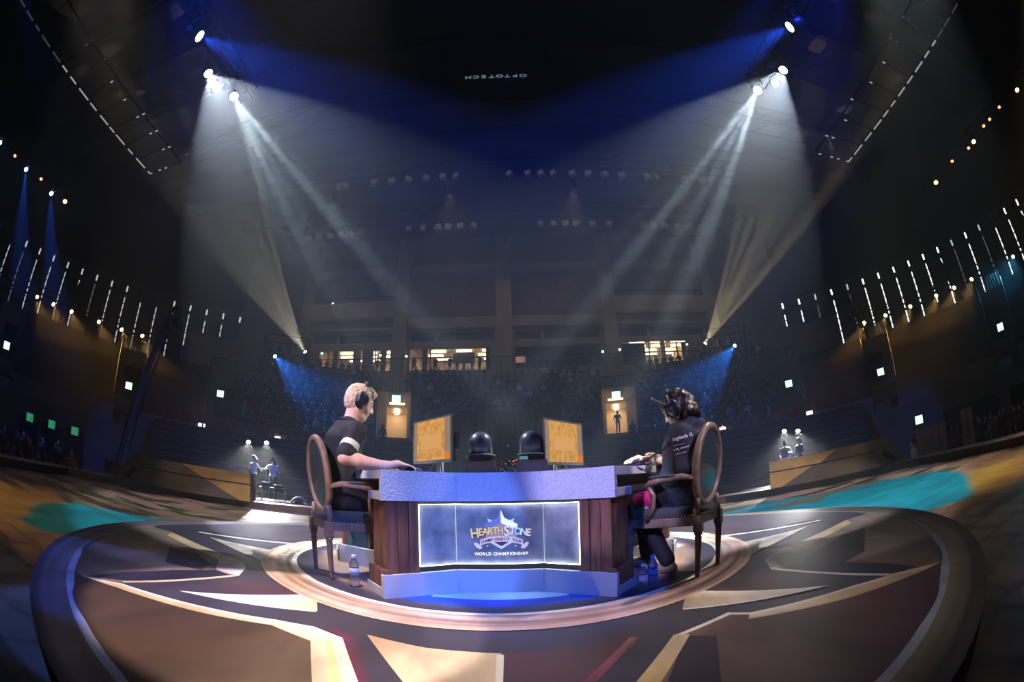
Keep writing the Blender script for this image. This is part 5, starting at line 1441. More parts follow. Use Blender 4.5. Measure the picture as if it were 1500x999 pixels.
# two presenters behind the left-hand console, two behind the right-hand one (each on a riser)
def riser(a, r, label):
    t = MB().box((0, 0, (Zf-.33)/2-(-0)), (4.2, 2.4, abs(Zf+.33))).build('riser', mat('riser_black', (.02, .02, .024), .6)); t.location = az(a, r, 0); t.rotation_euler = (0, 0, -R(a)); return tag(t, label, 'riser')
riser(-32.8, 19.0, 'low black riser the two white-shirted presenters stand on')
riser(35.4, 19.0, 'low black riser behind the right-hand console')
pz = -.33+.012
figure('person', 'presenter in white shirt with back turned, pointing, nearer the wedge console', (-10.50, 15.83, pz), 20, [SKD, WS, BK, HB], arms=[((-.27, .02, 1.12), (-.20, .10, .95)), ((.30, .12, 1.20), (.50, .34, 1.22))])
figure('person', 'presenter in white shirt with arm stretched out towards a colleague', (-9.80, 16.28, pz), -28, [SKD, WS, BK, HB], arms=[((-.36, .12, 1.20), (-.62, .30, 1.10)), ((.27, .02, 1.12), (.30, .16, .95))])
figure('person', 'presenter in pale jacket holding one hand up beside a capped colleague', (10.82, 15.58, pz), -150, [SKD, mat('jacket_beige', (.36, .33, .28), .8), BK, HB], arms=[((-.28, .05, 1.16), (-.14, .26, 1.20)), ((.28, .02, 1.14), (.20, .2, 1.0))])
figure('person', 'presenter in blue-grey jacket and pale cap behind the wedge console', (11.32, 15.22, pz), 170, [SKD, mat('jacket_bluegrey', (.12, .17, .21), .8), BK, HB, WS], cap=True)
figure('person', 'dark figure standing in the bright gangway doorway', tuple(az(13.35, 33.6, 4.212)), 185, [BK, BK, BK, HB], arms=[((-.28, .05, 1.16), (-.20, .2, 1.0)), ((.28, .02, 1.14), (.26, .12, .95))])  # this and the next two: silhouette shade painted by black skin too
figure('person', 'dark figure leaning beside the bright gangway doorway', tuple(az(15.2, 31.0, 3.012)), 200, [BK, BK, BK, HB])
figure('person', 'dark figure standing behind the blond player below the left gangway', tuple(az(-17.0, 27.8, LOWMID-.445*2)), 165, [BK, BK, BK, HB], H=1.8)
figure('person', 'person in white shirt beside the end of the right-hand wedge console', tuple(az(52.2, 15.6, Zf+.01)), -60, [mat('skin_rosy', (.75, .35, .30), .6), WS, BK, HB], H=1.72)
# ================================================================== lights and rigging
def spot(parent_name, pos, target, size_deg, power, color, blend=.15, radius=.06, node=None):
    l = bpy.data.lights.new(parent_name, 'SPOT'); l.spot_size = R(size_deg); l.spot_blend = blend; l.energy = power; l.color = color; l.shadow_soft_size = radius
    o = bpy.data.objects.new(parent_name, l); COL.objects.link(o); aim(o, pos, target)
    if node: node(l)
    return o
HEADM = mat('lamp_housing', (.02, .02, .024), .45, .3)
def moving_head(label, pos, target, lens_col, lens_s, lights, s=1., name='moving_head_lamp', cat='stage lamp', group=None, hang=True):
    """body, yoke, base, glowing lens; lights = [(cone deg, power, colour, blend, node)]"""
    pos, target = Vector(pos), Vector(target); d = (target-pos).normalized()
    t = thing(name, label, cat, tuple(pos), 0, group)
    M = d.to_track_quat('Z', 'Y').to_matrix()
    b = pos-d*.42*s
    MB().lathe([(.07*s, 0), (.13*s, .04*s), (.15*s, .20*s), (.15*s, .40*s), (.13*s, .405*s)], 16, b, M).build('housing', HEADM, t, world=True, smooth=True)
    MB().lathe([(0, .406*s), (.118*s, .4065*s), (.118*s, .412*s), (0, .413*s)], 20, b, M).build('lens', glow('lens_%d_%d_%d_%d' % (lens_col[0]*99, lens_col[1]*99, lens_col[2]*99, lens_s*10), lens_col, lens_s), t, world=True)
    up = Vector((0, 0, 1)) if hang else Vector((0, 0, -1))
    x = d.cross(up); x = x.normalized() if x.length > .05 else Vector((1, 0, 0))
    c = b+d*.2*s
    y_ = MB()
    for q in (-1, 1): y_.bar(c+x*q*.175*s-d*0, c+x*q*.175*s+up*.30*s, .035*s, .07*s)
    y_.bar(c-x*.19*s+up*.30*s, c+x*.19*s+up*.30*s, .05*s, .07*s); y_.build('yoke', HEADM, t, world=True)
    MB().box(tuple(c+up*.37*s), (.34*s, .30*s, .12*s)).build('base', HEADM, t, world=True)
    for k, (cone, power, col, blend, node) in enumerate(lights):
        spot(name+'_beam', tuple(pos+d*.03), target, cone, power, col, blend, .05*s, node)
    return t
def truss(name, label, a, b, w=.45, parts=None, cat='truss', z_drop=0):
    a, b = Vector(a), Vector(b); t = thing(name, label, cat, tuple((a+b)/2)); d = (b-a); L = d.length; d.normalize(); up = Vector((0, 0, 1)); x = d.cross(up).normalized()
    ch = MB()
    for i in (-1, 1):
        for j in (-1, 1): ch.bar(a+x*i*w/2+up*j*w/2, b+x*i*w/2+up*j*w/2, .05)
    ch.build('chord', RIG, t, world=True, kind='stuff')
    n = max(2, int(L/w/1.6)); br = MB()
    for k in range(n):
        p, q = a+d*L*k/n, a+d*L*(k+1)/n
        for i in (-1, 1):
            br.bar(p+x*i*w/2-up*w/2, q+x*i*w/2+up*w/2, .03); br.bar(p+x*i*w/2*(1 if k % 2 else -1)+up*w/2, q+x*i*w/2*(-1 if k % 2 else 1)+up*w/2, .03)
    br.build('brace', RIG, t, world=True, kind='stuff')
    return t
def gobo(stripes, rot=0., lo=.45):
    """breaks a spot's beam into fanned shafts"""
    def f(l):
        l.use_nodes = True; nt = l.node_tree; em = [n for n in nt.nodes if n.type == 'EMISSION'][0]
        tc = nt.nodes.new('ShaderNodeTexCoord'); sx = nt.nodes.new('ShaderNodeSeparateXYZ'); nt.links.new(tc.outputs['Normal'], sx.inputs[0])
        mp = nt.nodes.new('ShaderNodeMapping'); mp.inputs['Rotation'].default_value = (0, 0, rot); mp.inputs['Scale'].default_value = (stripes, stripes, stripes)
        nt.links.new(tc.outputs['Normal'], mp.inputs[0])
        vo = nt.nodes.new('ShaderNodeTexVoronoi'); vo.inputs['Scale'].default_value = 1.0
        nt.links.new(mp.outputs[0], vo.inputs[0])
        lt = nt.nodes.new('ShaderNodeMath'); lt.operation = 'LESS_THAN'; lt.inputs[1].default_value = lo
        nt.links.new(vo.outputs['Distance'], lt.inputs[0]); ad = nt.nodes.new('ShaderNodeMath'); ad.operation = 'ADD'; ad.inputs[1].default_value = .06
        nt.links.new(lt.outputs[0], ad.inputs[0]); nt.links.new(ad.outputs[0], em.inputs['Strength'])
    return f
TBL = Vector((-.1, 3.3, .6))
WHITEC = (.80, .90, 1.0); WARMC = (1.0, .86, .74)
# main side trusses above the stage and their heads
truss('rigging_truss', 'dark box truss over the left side of the stage', (-7.55, -1.5, 10.35), (-7.2, 6.6, 10.35))
truss('rigging_truss', 'dark box truss over the right side of the stage', (7.2, -1.5, 10.35), (7.0, 6.6, 10.35))
Lm = [azel(-56.9, 45.1, 9.0), azel(-53.9, 44.0, 9.1), azel(-50.2, 44.0, 9.1)]
Rm = [azel(52.5, 45.0, 9.0), azel(49.9, 44.1, 9.1), azel(46.2, 44.2, 9.1)]
MAIN = 9000
moving_head('white wash lamp at the head of the broad left beam', Lm[0], (.22, 7.4, 0), (.85, .93, 1), 60, [(45, MAIN, WHITEC, .10, None)])
moving_head('small white lamp below the head of the left beam', Lm[1], (-.1, 2.6, .3), (.85, .93, 1), 20, [(17, 2600, WARMC, .8, None)])
moving_head('white patterned spotlight sending fanned shafts from the left', Lm[2], (-.2, 4.6, .7), (.9, .96, 1), 40, [(12, 130000, (.80, .95, .93), .4, gobo(24, 0, .32))])
moving_head('white wash lamp at the head of the broad right beam', Rm[0], (-.13, 7.35, 0), (.85, .93, 1), 60, [(45, MAIN*.95, WHITEC, .10, None)])
moving_head('small white lamp below the head of the right beam', Rm[1], (-.1, 2.7, .3), (.85, .93, 1), 20, [(17, 3400, WARMC, .8, None)])
moving_head('white patterned spotlight sending fanned shafts from the right', Rm[2], (0, 4.6, .7), (.9, .96, 1), 40, [(12, 120000, (.80, .92, 1.0), .4, gobo(24, .15, .33))])
moving_head('large round blue spotlight high above the left beam', azel(-62.9, 48.2, 8.0), (0.5, 9.0, 6.5), (.75, .92, 1), 30, [(30, 5600, (.02, .10, 1.0), .3, None)], s=1.25)
moving_head('large round blue spotlight high above the right beam', azel(58.9, 48.9, 8.0), (-.5, 9.0, 6.5), (.55, .80, 1), 12, [(31, 6000, (.02, .10, 1.0), .3, None)], s=1.25)
for s in (-1, 1):
    moving_head('blue wash lamp above the picture on the %s truss' % ('left' if s < 0 else 'right'), (s*7.2, .3, 10.9), (s*6.8, 8.0, 7.5), (.1, .3, 1), 8, [(54, 4200, (.015, .07, 1.0), .6, None)])
# front-of-stage wash (truss behind and above the camera)
truss('rigging_truss', 'dark box truss high above the front rim of the dais', (-4, 0.1, 10.1), (4, 0.1, 10.1))
truss('rigging_truss', 'dark box truss behind and above the camera', (-8, -4.6, 6.9), (8, -4.6, 6.9))
for nm, p, q, rad, pw, col, cone in FRONT:
    moving_head(nm.replace('_', ' ')+(' lamp on the front truss' if 'cream' not in nm else ' lamp high above the dais rim'), p, q, col, 10, [(cone, pw, col, .10, None)])
# added out-of-view lamps: golden side light raking the painted floor, pale light on the rivers
moving_head('added unseen amber lamp raking the painted floor at the far left', (-9.5, -3.4, 8.0), (-6.2, 2.2, Zs), (1, .6, .2), 6, [(30, 1600, (1, .62, .22), .7, None)])
moving_head('added unseen amber lamp raking the painted floor at the far right', (10.0, -3.4, 8.0), (7.6, 4.2, Zs), (1, .6, .2), 6, [(30, 2600, (1, .66, .30), .7, None)])
moving_head('added unseen pale lamp over the painted rivers at the left', (-7.3, -1.2, 10.0), (-6.6, 8.0, Zs), (.9, .9, 1), 6, [(34, 1000, (1, .84, .74), .7, None)])
moving_head('added unseen pale lamp over the painted rivers at the right', (7.2, -1.2, 10.0), (6.4, 6.6, Zs), (.9, .9, 1), 6, [(34, 3000, (.72, .92, 1), .7, None)])
# added out-of-view warm lamps for the consoles and rim of the stage
moving_head('added unseen amber lamp on the left-hand wedge console', (-7.3, -.5, 10.0), (-8.6, 10.2, .1), (1, .7, .3), 6, [(13, 1300, (1, .72, .36), .5, None)])
moving_head('added unseen amber lamp on the right-hand wedge console', (7.2, -.5, 10.0), (8.6, 10.6, .1), (1, .7, .3), 6, [(13, 2400, (1, .72, .36), .5, None)])

# blue and orange lamps on the two outer trusses
truss('rigging_truss', 'distant box truss carrying blue and orange lamps at the far left', (-29.0, -2, 15.1), (-28.8, 13, 15.1), .6)
truss('rigging_truss', 'distant box truss carrying orange lamps at the far right', (27.2, 0, 15.1), (27.2, 14, 15.1), .6)
for k, (a, e) in enumerate(((-82.6, 25.6), (-76.4, 25.2), (-70.8, 24.6))):
    p = azel(a, e, 14/math.tan(R(e)))
    moving_head(('blue beam lamp nearest the edge of the left outer truss', 'blue beam lamp in the middle of the left outer truss', 'blue beam lamp at the inner end of the left outer truss')[k], p, azel(a+12, 4, 22), (.25, .5, 1), 45, [(12, 11000, (.02, .14, 1.0), .35, None)], s=1.3)
OR = [(-79.2, 25.6), (-73.4, 25.3), (-68.2, 24.6), (85.9, 27.2), (81.5, 27.4), (78.9, 27.2), (77.4, 27.1), (74.5, 26.5), (73.2, 26.3), (69.7, 26.2), (65.7, 25.2)]
for k, (a, e) in enumerate(OR):
    p = azel(a, e, 14/math.tan(R(e))); big = k in (2, 3, 7, 10)
    moving_head('orange lamp on the %s outer truss, %s' % ('left' if a < 0 else 'right', ('dim and nearest the edge', 'dim between two blue beams', 'brightest, at the inner end', 'large, at the edge of view', 'dim, just inside the large one', 'dim, second of a close pair', 'dim, third inwards', 'bright with a faint beam', 'small, beside the bright one', 'dim red, alone', 'bright, at the inner end')[k]),
                p, azel(a*.97, 2, 24), (1, .38, .14), 9 if big else 3.2, [(10, 160, (1, .25, .08), .5, None)] if big else [], s=1.5 if big else 1.05)
# warm lamps under the side windows
for s, L in ((-1, (-67.2, -64.5, -61.6, -57.3, -53.8, -50.7)), (1, (48.2, 51.4, 55.2, 59.3, 62.2, 65.1))):
    arcp = [azel(s*a, 14.3, 38.0) for a in np.linspace(46, 76, 16)]
    t = thing('lamp_rail', 'curved lamp rail under the %s side windows' % ('left' if s < 0 else 'right'), 'rail', tuple(arcp[8]))
    MB().tube(arcp, .06, 6).build('rail_tube', RIG, t, world=True)
    MB().tube([p+Vector((0, 0, .5)) for p in arcp], .06, 6).build('rail_tube', RIG, t, world=True)
    for k, a in enumerate(L):
        moving_head('warm lamp below the %s windows, %s from the facade' % ('left' if s < 0 else 'right', ['first', 'second', 'third', 'fourth', 'fifth', 'sixth'][(5-k) if s < 0 else k]),
                    azel(a, 13.8, 37.8), azel(a-s*7, 4.5, 31.5), (1, .66, .30), 22 if k not in (0,) else 12, [(44, 2800, (1, .50, .14), .8, None)], s=1.35)
moving_head('cyan wash lamp at the right edge under the side windows', azel(72.3, 13.8, 37.8), azel(66, 6, 30), (.3, .85, 1), 18, [(60, 2200, (.03, .42, .75), .7, None)], s=1.3)
# corner lighting stands: white fan upward, blue beam down
for s, aw, ew, ab, eb in ((-1, -27.9, 15.9, -31.9, 14.8), (1, 26.0, 16.0, 29.9, 15.0)):
    p = azel(aw, ew, 37.5); q = azel(ab, eb, 37.0); side = 'left' if s < 0 else 'right'
    moving_head('white lamp throwing a fanned beam upwards from the %s corner' % side, p, azel(aw+s*9, 25.5, 33), (1, .95, .8), 60, [(31, 48000, (1, .90, .62) if s < 0 else (1, .78, .40), .3, gobo(13, .3, .42))], s=1.1, hang=False)
    moving_head('blue lamp throwing a beam down from the %s corner' % side, q, azel(ab-s*9, 8.0, 29), (.35, .75, 1), 70, [(30, 15000, (.01, .20, 1.0), .4, None)], s=1.1)
    tt = thing('lighting_tower', 'dark lattice lighting tower in the %s upper corner of the stand' % side, 'tower', tuple(az((aw+ab)/2, 37.6, 7)))
    base = [az(a, 37.8, tier_z(37.8)-.3) for a in (aw-s*.3, ab+s*1.6)]
    b = MB()
    for p_ in base: b.bar(p_, (p_.x, p_.y, 12.6), .22)
    for z in (9.9, 10.9, 11.9, 12.6): b.bar((base[0].x, base[0].y, z), (base[1].x, base[1].y, z), .10)
    b.build('lattice', RIG, tt, world=True, kind='stuff')
    for k in range(3):
        pp = base[0].lerp(base[1], .35+.25*k); MB().box((pp.x, pp.y-.2, 11.2), (.35, .35, .5)).build('hanging_case', DARKMETAL, tt, world=True)
# haloed floodlights behind the presenters
for a, e, lb in ((-34.4, 3.8, 'white floodlight behind the presenter with back turned'), (-32.0, 4.0, 'white floodlight behind the presenter reaching out'), (34.9, 3.4, 'white floodlight behind the presenter in pale jacket'), (36.7, 3.1, 'white floodlight behind the capped presenter')):
    p = azel(a, e, 20.3)
    t = moving_head(lb, p, az(a, 16.6, -1.3), (1, .97, .92), 90, [(74, 4500, (1, .97, .93), .8, None)], s=.78, name='floodlight', hang=False)
    MB().tube([(p.x, p.y+.1, p.z-.3), (p.x, p.y+.1, Zf)], .03, 8).build('stand_pole', DARKMETAL, t, world=True)

# ---- rows of unlit house floodlights under the roof
TR = [(22.5, [520, 528, 570, 595, 617, 641, 664, 682], [752, 776, 793, 810, 835, 856, 878, 902, 937, 950, 992]), ]
def house_lamp(p, label, group, rz, tilt, s=1):
    t = thing('house_floodlight', label, 'floodlight', tuple(p), rz, group)
    M = Matrix.Rotation(tilt, 3, 'Y')
    MB().box((0, 0, 0), (.50*s, .34*s, .46*s), rot=M).build('case', mat('lamp_case_grey', (.32, .30, .32), .5), t)
    MB().box(tuple(M @ Vector((0, -.172*s, 0))), (.42*s, .02*s, .38*s), rot=M).build('glass', glow('idle_glass_painted_light', (.55, .48, .52), .085), t)  # faint emission paints the light caught by the unlit glass
    MB().bar((0, 0, .2*s), (0, 0, .75*s), .04).build('hanger', RIG, t)
    return t
ROW1 = [-27.0, -26.2, -21.7, -18.9, -16.3, -13.4, -10.6, -8.4, .3, 3.3, 5.4, 7.5, 10.6, 13.2, 15.8, 18.6, 22.4, 23.8, 28.2, 31.0]
ROW2 = [-30.0, -28.6, -26.9, -25.2, -24.0, -22.3, -15.3, -13.0, -10.8, -9.3, -7.4, -5.4, 4.7, 6.7, 8.6, 10.2, 12.7, 15.2, 20.3, 21.7, 23.4, 25.4, 27.0, 28.6]
for row, (els, dist, lab) in enumerate(((41.0, 24.6, 'nearer'), (34.0, 31.2, 'farther'))):
    L = ROW1 if row == 0 else ROW2
    grp = 'unlit house floodlights in the %s row under the roof' % lab
    y = dist; 
    truss('rigging_truss', 'long dark truss across the hall carrying the %s row of house floodlights' % lab, (-19, dist*.985, 22.6), (19, dist*.985, 22.6), .9)
    pr = None
    for a in L:
        x = dist*math.tan(R(a)); z = 21.4
        t = house_lamp((x, dist, z), 'unlit square house floodlight in the %s roof row' % lab, grp, random.uniform(-.5, .5), random.uniform(-.5, .5)*(1 if row == 0 else .5))
# long trusses and roof frames seen through the haze
for y in (12.5, 18.5): truss('rigging_truss', 'faint roof truss %s' % ('over the stage, nearer the camera' if y < 15 else 'between the stage and the house floodlights'), (-24, y, 22.8), (24, y, 22.8), 1.4)
truss('rigging_truss', 'faint spine truss running down the middle of the roof', (-.3, 8, 23.78), (-.3, 38, 23.78), .36)

# ---- ladder-shaped LED trusses over both sides of the stage
DASH = glow('led_dash', (.8, .82, .9), .40); DASHD = glow('led_dash_dim', (.7, .72, .85), .06)
def led_truss(s, x0, x1, y0, y1, z, label, bright_end):
    t = thing('led_truss', label, 'truss', (x0, (y0+y1)/2, z))
    fr = MB()
    for x in (x0, x1): fr.bar((x, y0, z), (x, y1, z), .05)
    n = 11
    for k in range(n+1):
        y = y0+(y1-y0)*k/n; fr.bar((x0, y, z), (x1, y, z), .03)
    fr.build('ladder_frame', RIG, t, world=True, kind='stuff')
    y = y0; k = 0
    while y < y1-.1:
        L = random.uniform(.35, .8)
        MB().bar((x0, y, z-.06), (x0, min(y1, y+L), z-.06), .07, .03).build('led_bar', DASH if y > y0+(y1-y0)*.35 else DASHD, t, world=True)
        y += L+random.uniform(.12, .35); k += 1
    for k in range(4, n+1):
        y = y0+(y1-y0)*k/n
        for q in ((.82, 1.0) if k < n else (.0, .3, .5, .85)):
            if random.random() < .85: MB().bar((x0+(x1-x0)*q, y, z-.06), (x0+(x1-x0)*(q+.07), y, z-.06), .06, .03).build('led_bar', DASH if k > 5 else DASHD, t, world=True)
led_truss(-1, -16.2, -14.0, -2.0, 10.4, 12.66, 'ladder-shaped truss with dashes of pale light over the left of the stage', 1)
led_truss(1, 15.5, 13.3, -2.0, 11.1, 12.66, 'ladder-shaped truss with dashes of pale light over the right of the stage', 1)

# ---- scoreboard with the maker's name, seen upside down from the stage
sb = thing('scoreboard', 'dark hanging scoreboard with upside-down pale lettering', 'scoreboard', (-.55, 14.6, 20))
MB().box((-.55, 15.6, 19.8), (8.5, 1.6, 3.2)).build('board', mat('board_black', (.008, .008, .012), .6), sb, world=True)
for x in (-3.5, 2.4): MB().bar((x, 15.6, 21.4), (x, 15.6, 25.3), .1).build('hanger', RIG, sb, world=True)
LT = glow('board_lettering', (.55, .60, .85), .32)
cu_w = list('OPTOTECH')
p0, p1_ = azel(4.4, 53.0, 14.75), azel(-8.4, 53.1, 14.75)
for k, ch in enumerate(cu_w):
    t_ = (k+.5)/8; x = p0.x*(1-t_)+p1_.x*t_; z = p0.z+.18
    o = letter(ch, .36, LT, 'board_letter', sb, (x, 14.74, z), ext=.01, bold=.006, rot_in=PI, sx=1.42)

# added fill: a few warm downlights to brighten the stand and facade
for x, y, tx, ty, tz, pw in ((-14, 27, -17, 39, 14, 500), (-4.5, 27, -5, 39, 15, 500), (5, 27, 5, 39, 15, 500), (14, 27, 16, 39, 14, 500), (-24, 18, -30, 26, 6, 300), (24, 18, 30, 26, 6, 300)):
    moving_head('added warm fill lamp over the stand, %s' % ('outer left' if x < -20 else 'outer right' if x > 20 else ('far left bay' if x < -10 else 'left centre bay' if x < 0 else 'right centre bay' if x < 10 else 'far right bay')), (x, y, 22.0), (tx, ty, tz), (1, .8, .6), .3, [(75, pw, (1, .78, .62), 1.0, None)])
# ================================================================== signs, seats, crew gear, audience
GRN = glow('exit_green', (.35, 1, .62), 1.9); GRNW = glow('exit_white', (.50, 1, .68), 2.2); GRND = glow('exit_dim_green', (.05, .40, .18), .55)
def exit_sign(label, a, e, r, w=.62, bright=True, group=None):
    p = azel(a, e, r)
    t = thing('exit_sign', label, 'exit sign', tuple(p), -R(a), group)
    MB().box((0, .05, 0), (w, .10, w*.92)).build('sign_case', mat('sign_case_green', (.02, .16, .08), .5), t)
    MB().box((0, -.006, 0), (w*.86, .012, w*.78)).build('sign_face', GRNW if bright else GRND, t)
    if w > .5:       # running figure and doorway pictogram
        g = mat('pictogram_green', (.02, .30, .12), .6)
        b = MB(); q = w/.62
        b.box((.10*q, -.016, 0), (.16*q, .006, .34*q)); b.build('pictogram_door', glow('picto_pale', (.6, 1, .75), 1.6) if bright else GRND, t)
        b = MB(); b.lathe([(0, 0), (.028*q, 0), (.028*q, .004), (0, .004)], 10, (-.06*q, -.016, .13*q), Matrix.Rotation(R(90), 3, 'X'))
        b.bar((-.06*q, -.018, .09*q), (-.09*q, -.018, -.02*q), .05*q, .004).bar((-.09*q, -.018, -.02*q), (-.02*q, -.018, -.14*q), .035*q, .004).bar((-.09*q, -.018, -.02*q), (-.17*q, -.018, -.12*q), .035*q, .004).bar((-.07*q, -.018, .07*q), (.02*q, -.018, .02*q), .03*q, .004)
        b.build('pictogram_runner', glow('picto_green', (.10, .75, .35), 1.0), t, kind='stuff')
    return t
exit_sign('green exit sign over the bright gangway behind the blond player', -15.3, 11.0, 34.3, .78)
exit_sign('green exit sign over the bright gangway with the dark figure', 13.4, 10.9, 34.3, .78)
exit_sign('green exit sign half hidden at the dim gangway behind the left console', -38.7, 9.15, 34.0)
exit_sign('green exit sign at the dim gangway above the right-hand floodlights', 36.3, 9.05, 34.0)
exit_sign('green exit sign in the stand above the camera crane', -51.4, 7.7, 33.8)
exit_sign('green exit sign in the stand above the end of the right console', 49.0, 7.65, 33.8)
exit_sign('green exit sign near the left edge of the side stand', -70.0, 7.5, 33.8)
exit_sign('green exit sign near the right edge of the side stand', 67.3, 7.6, 33.8)
exit_sign('bright green exit sign on the lower wall by the pale partitions', 53.3, .9, 29.3)
exit_sign('dim green exit sign over a dark doorway, nearest the crane', -58.3, .9, 29.3, .60, False)
exit_sign('dim green exit sign over a dark doorway, middle of three', -61.7, .9, 29.3, .60, False)
exit_sign('dim green exit sign over a dark doorway, farthest from the crane', -65.0, .9, 29.3, .60, False)
def FXZ(a, e): return a, e
for a, e, lb in ((-25.6, 15.95, 'above the left end window'), (-17.7, 16.4, 'above the curtained window next to the second pillar'), (-14.2, 16.5, 'just right of the second pillar'), (12.1, 16.6, 'just left of the fourth pillar'), (14.4, 16.65, 'just right of the fourth pillar'), (23.5, 16.2, 'above the right end window'), (-24.9, 22.3, 'up in the left balcony'), (21.6, 22.0, 'up in the right balcony')):
    exit_sign('tiny pale green exit lamp '+lb, a, e, 38.0/math.cos(R(a)), .26, True)
# white section lamps on the parapet
WL = glow('white_panel_lamp', (1, .93, .90), 1.6)
for a, e, lb in ((-40.8, 4.95, 'behind the left console'), (-30.5, 4.75, 'between the console and the blond player'), (26.8, 5.15, 'beside the right chair back'), (38.5, 5.0, 'above the capped presenter')):
    p = azel(a, e, 29.75); t = thing('section_lamp', 'small white panel lamp on the parapet '+lb, 'lamp', tuple(p), -R(a))
    MB().box((0, 0, 0), (.50, .06, .24)).build('panel', WL, t); MB().box((.02, .02, -.18), (.16, .05, .14)).build('bracket', RIG, t)

# ---- seats: one row of folding red seats along the top of the bleachers
def make_seat():
    t = thing('folding_seat', 'red folding seat in the row under the parapet', 'seat', group='red folding seats under the parapet')
    b = MB(); n = 6
    prof = [(-.23, .0), (-.235, .28), (-.20, .42), (-.12, .47), (.12, .47), (.20, .42), (.235, .28), (.23, .0)]
    vs = [(x, .02+(0 if abs(x) < .2 else -.02), z+.35) for x, z in prof]+[(x, .07, z+.35) for x, z in prof]; m = len(prof)
    b.add(vs, [tuple(range(m)), tuple(range(2*m-1, m-1, -1))]+[(i, m+i, m+(i+1) % m, (i+1) % m) for i in range(m)]).build('backrest', REDSEAT, t)
    MB().box((0, -.05, .50), (.42, .07, .38), rot=Matrix.Rotation(R(12), 3, 'X')).build('seat_pan', REDSEAT, t, bevel=.01)
    MB().box((0, .05, .18), (.10, .08, .36)).build('pedestal', DARKMETAL, t)
    return t
seat = make_seat(); sk = kids_of(seat); first = True; ns = 0
for a0, a1, sec in ((-46.0, -18.2, 'behind the left console and left player'), (-12.9, 11.2, 'behind the desk between the two bright gangways'), (16.8, 44.5, 'behind the hooded player and right console')):
    a = a0
    while a < a1:
        p = az(a, 29.35, LOWMID if -18 < a < 15 else LOWTOP)
        if first: seat.location = p; seat.rotation_euler = (0, 0, -R(a)); first = False; seat['label'] = 'red folding seat under the parapet '+sec
        else: dup(seat, sk, p, -R(a), label='red folding seat under the parapet '+sec)
        a += 1.06; ns += 1

# ---- black drape box behind the desk
dr = thing('stage_drape', 'tall black draped screen standing behind the desk', 'drape', tuple(az(-1, 19.9, Zf)))
b = MB(); pts = []
for k in range(121):
    x = -3.7+5.8*k/120; pts.append((x, 19.85+.012*math.sin(k*1.3)))
for i in range(120): b.quad((*pts[i], Zf), (*pts[i+1], Zf), (*pts[i+1], 4.08), (*pts[i], 4.08))
b.build('drape_cloth', mat('drape_black', (.004, .004, .006), .95), dr, world=True, smooth=True)
MB().bar((-3.75, 19.9, 4.1), (2.15, 19.9, 4.1), .09).build('drape_rail', DARKMETAL, dr, world=True)
for x in (-3.7, -.8, 2.1): MB().bar((x, 20.0, Zf), (x, 20.0, 4.1), .08).build('drape_upright', DARKMETAL, dr, world=True)

# ---- camera crane at the left
cr_ = thing('camera_crane', 'long dark camera crane reaching up behind the left console', 'camera crane', tuple(az(-52.0, 17.6, Zf)))
p0, p1c = azel(-51.9, -1.6, 17.6), azel(-47.4, 17.2, 18.2)
MB().bar(p0, p1c, .20, .20).build('boom', mat('crane_dark', (.035, .04, .055), .45, .4), cr_, world=True)
MB().bar(p0+Vector((.25, .1, -.3)), p1c+Vector((.16, .05, -.6)), .05).build('stay_cable', RIG, cr_, world=True)
MB().tube([p1c, p1c+Vector((.10, .1, .35)), p1c+Vector((.42, .2, .25)), p1c+Vector((.42, .2, -.2))], .06, 8).build('remote_head', DARKMETAL, cr_, world=True, smooth=True)
MB().box(tuple(p1c+Vector((.40, .18, -.35))), (.28, .40, .26)).build('camera_body', BLACK, cr_, world=True, bevel=.01)
MB().box((p0.x, p0.y, Zf+.55), (.5, .5, 1.1)).build('pedestal', BLACK, cr_, world=True)
MB().box(tuple(p0+Vector((-.25, -.1, -.15))), (.5, .5, .45)).build('counterweight', BLACK, cr_, world=True)

# ---- crew gear to the right of the left console
def local(a, r, z): return az(a, r, z)
tb = thing('equipment_table', 'small metal stand of equipment beside the left console', 'table', tuple(az(-30.9, 17.0, Zf)), R(30))
MB().box((0, 0, 1.55), (1.1, .5, .05)).build('table_top', DARKMETAL, tb)
for x in (-.45, .45):
    for y in (-.2, .2): MB().bar((x, y, 0), (x, y, 1.52), .05).build('leg', CHROME, tb)
MB().box((0, 0, .6), (1.0, .45, .04)).build('shelf', DARKMETAL, tb)
for k, (w, h, x) in enumerate(((.34, .18, -.3), (.30, .12, .15))):
    t = MB().box((0, 0, h/2), (w, .3, h)).build('equipment_case', [mat('case_slate', (.10, .12, .16), .5), DARKMETAL][k], bevel=.01)
    q = Matrix.Rotation(R(30), 3, 'Z') @ Vector((x, 0, 0)); t.location = az(-30.9, 17.0, Zf+1.576)+q; t.rotation_euler = (0, 0, R(30)); tag(t, ['slate equipment case on the metal stand, nearer the console', 'flat black equipment case on the metal stand, farther from the console'][k], 'case')
wd_ = thing('wheeled_light', 'round floor lamp in a white hoop frame behind the left chair', 'floor lamp', tuple(az(-27.6, 17.0, Zf)), R(27))
MB().tube([(.32*math.cos(a_), 0, .98+.32*math.sin(a_)) for a_ in [2*PI*k/20 for k in range(20)]], .04, 8, closed=True).build('hoop', mat('hoop_grey', (.5, .5, .52), .5), wd_, smooth=True)
MB().lathe([(.0, -.1), (.2, -.08), (.22, .1), (0, .12)], 16, (0, 0, .98), Matrix.Rotation(R(90), 3, 'X')).build('lamp_drum', BLACK, wd_)
MB().box((0, 0, .36), (.5, .4, .62)).build('drum_stand', BLACK, wd_)
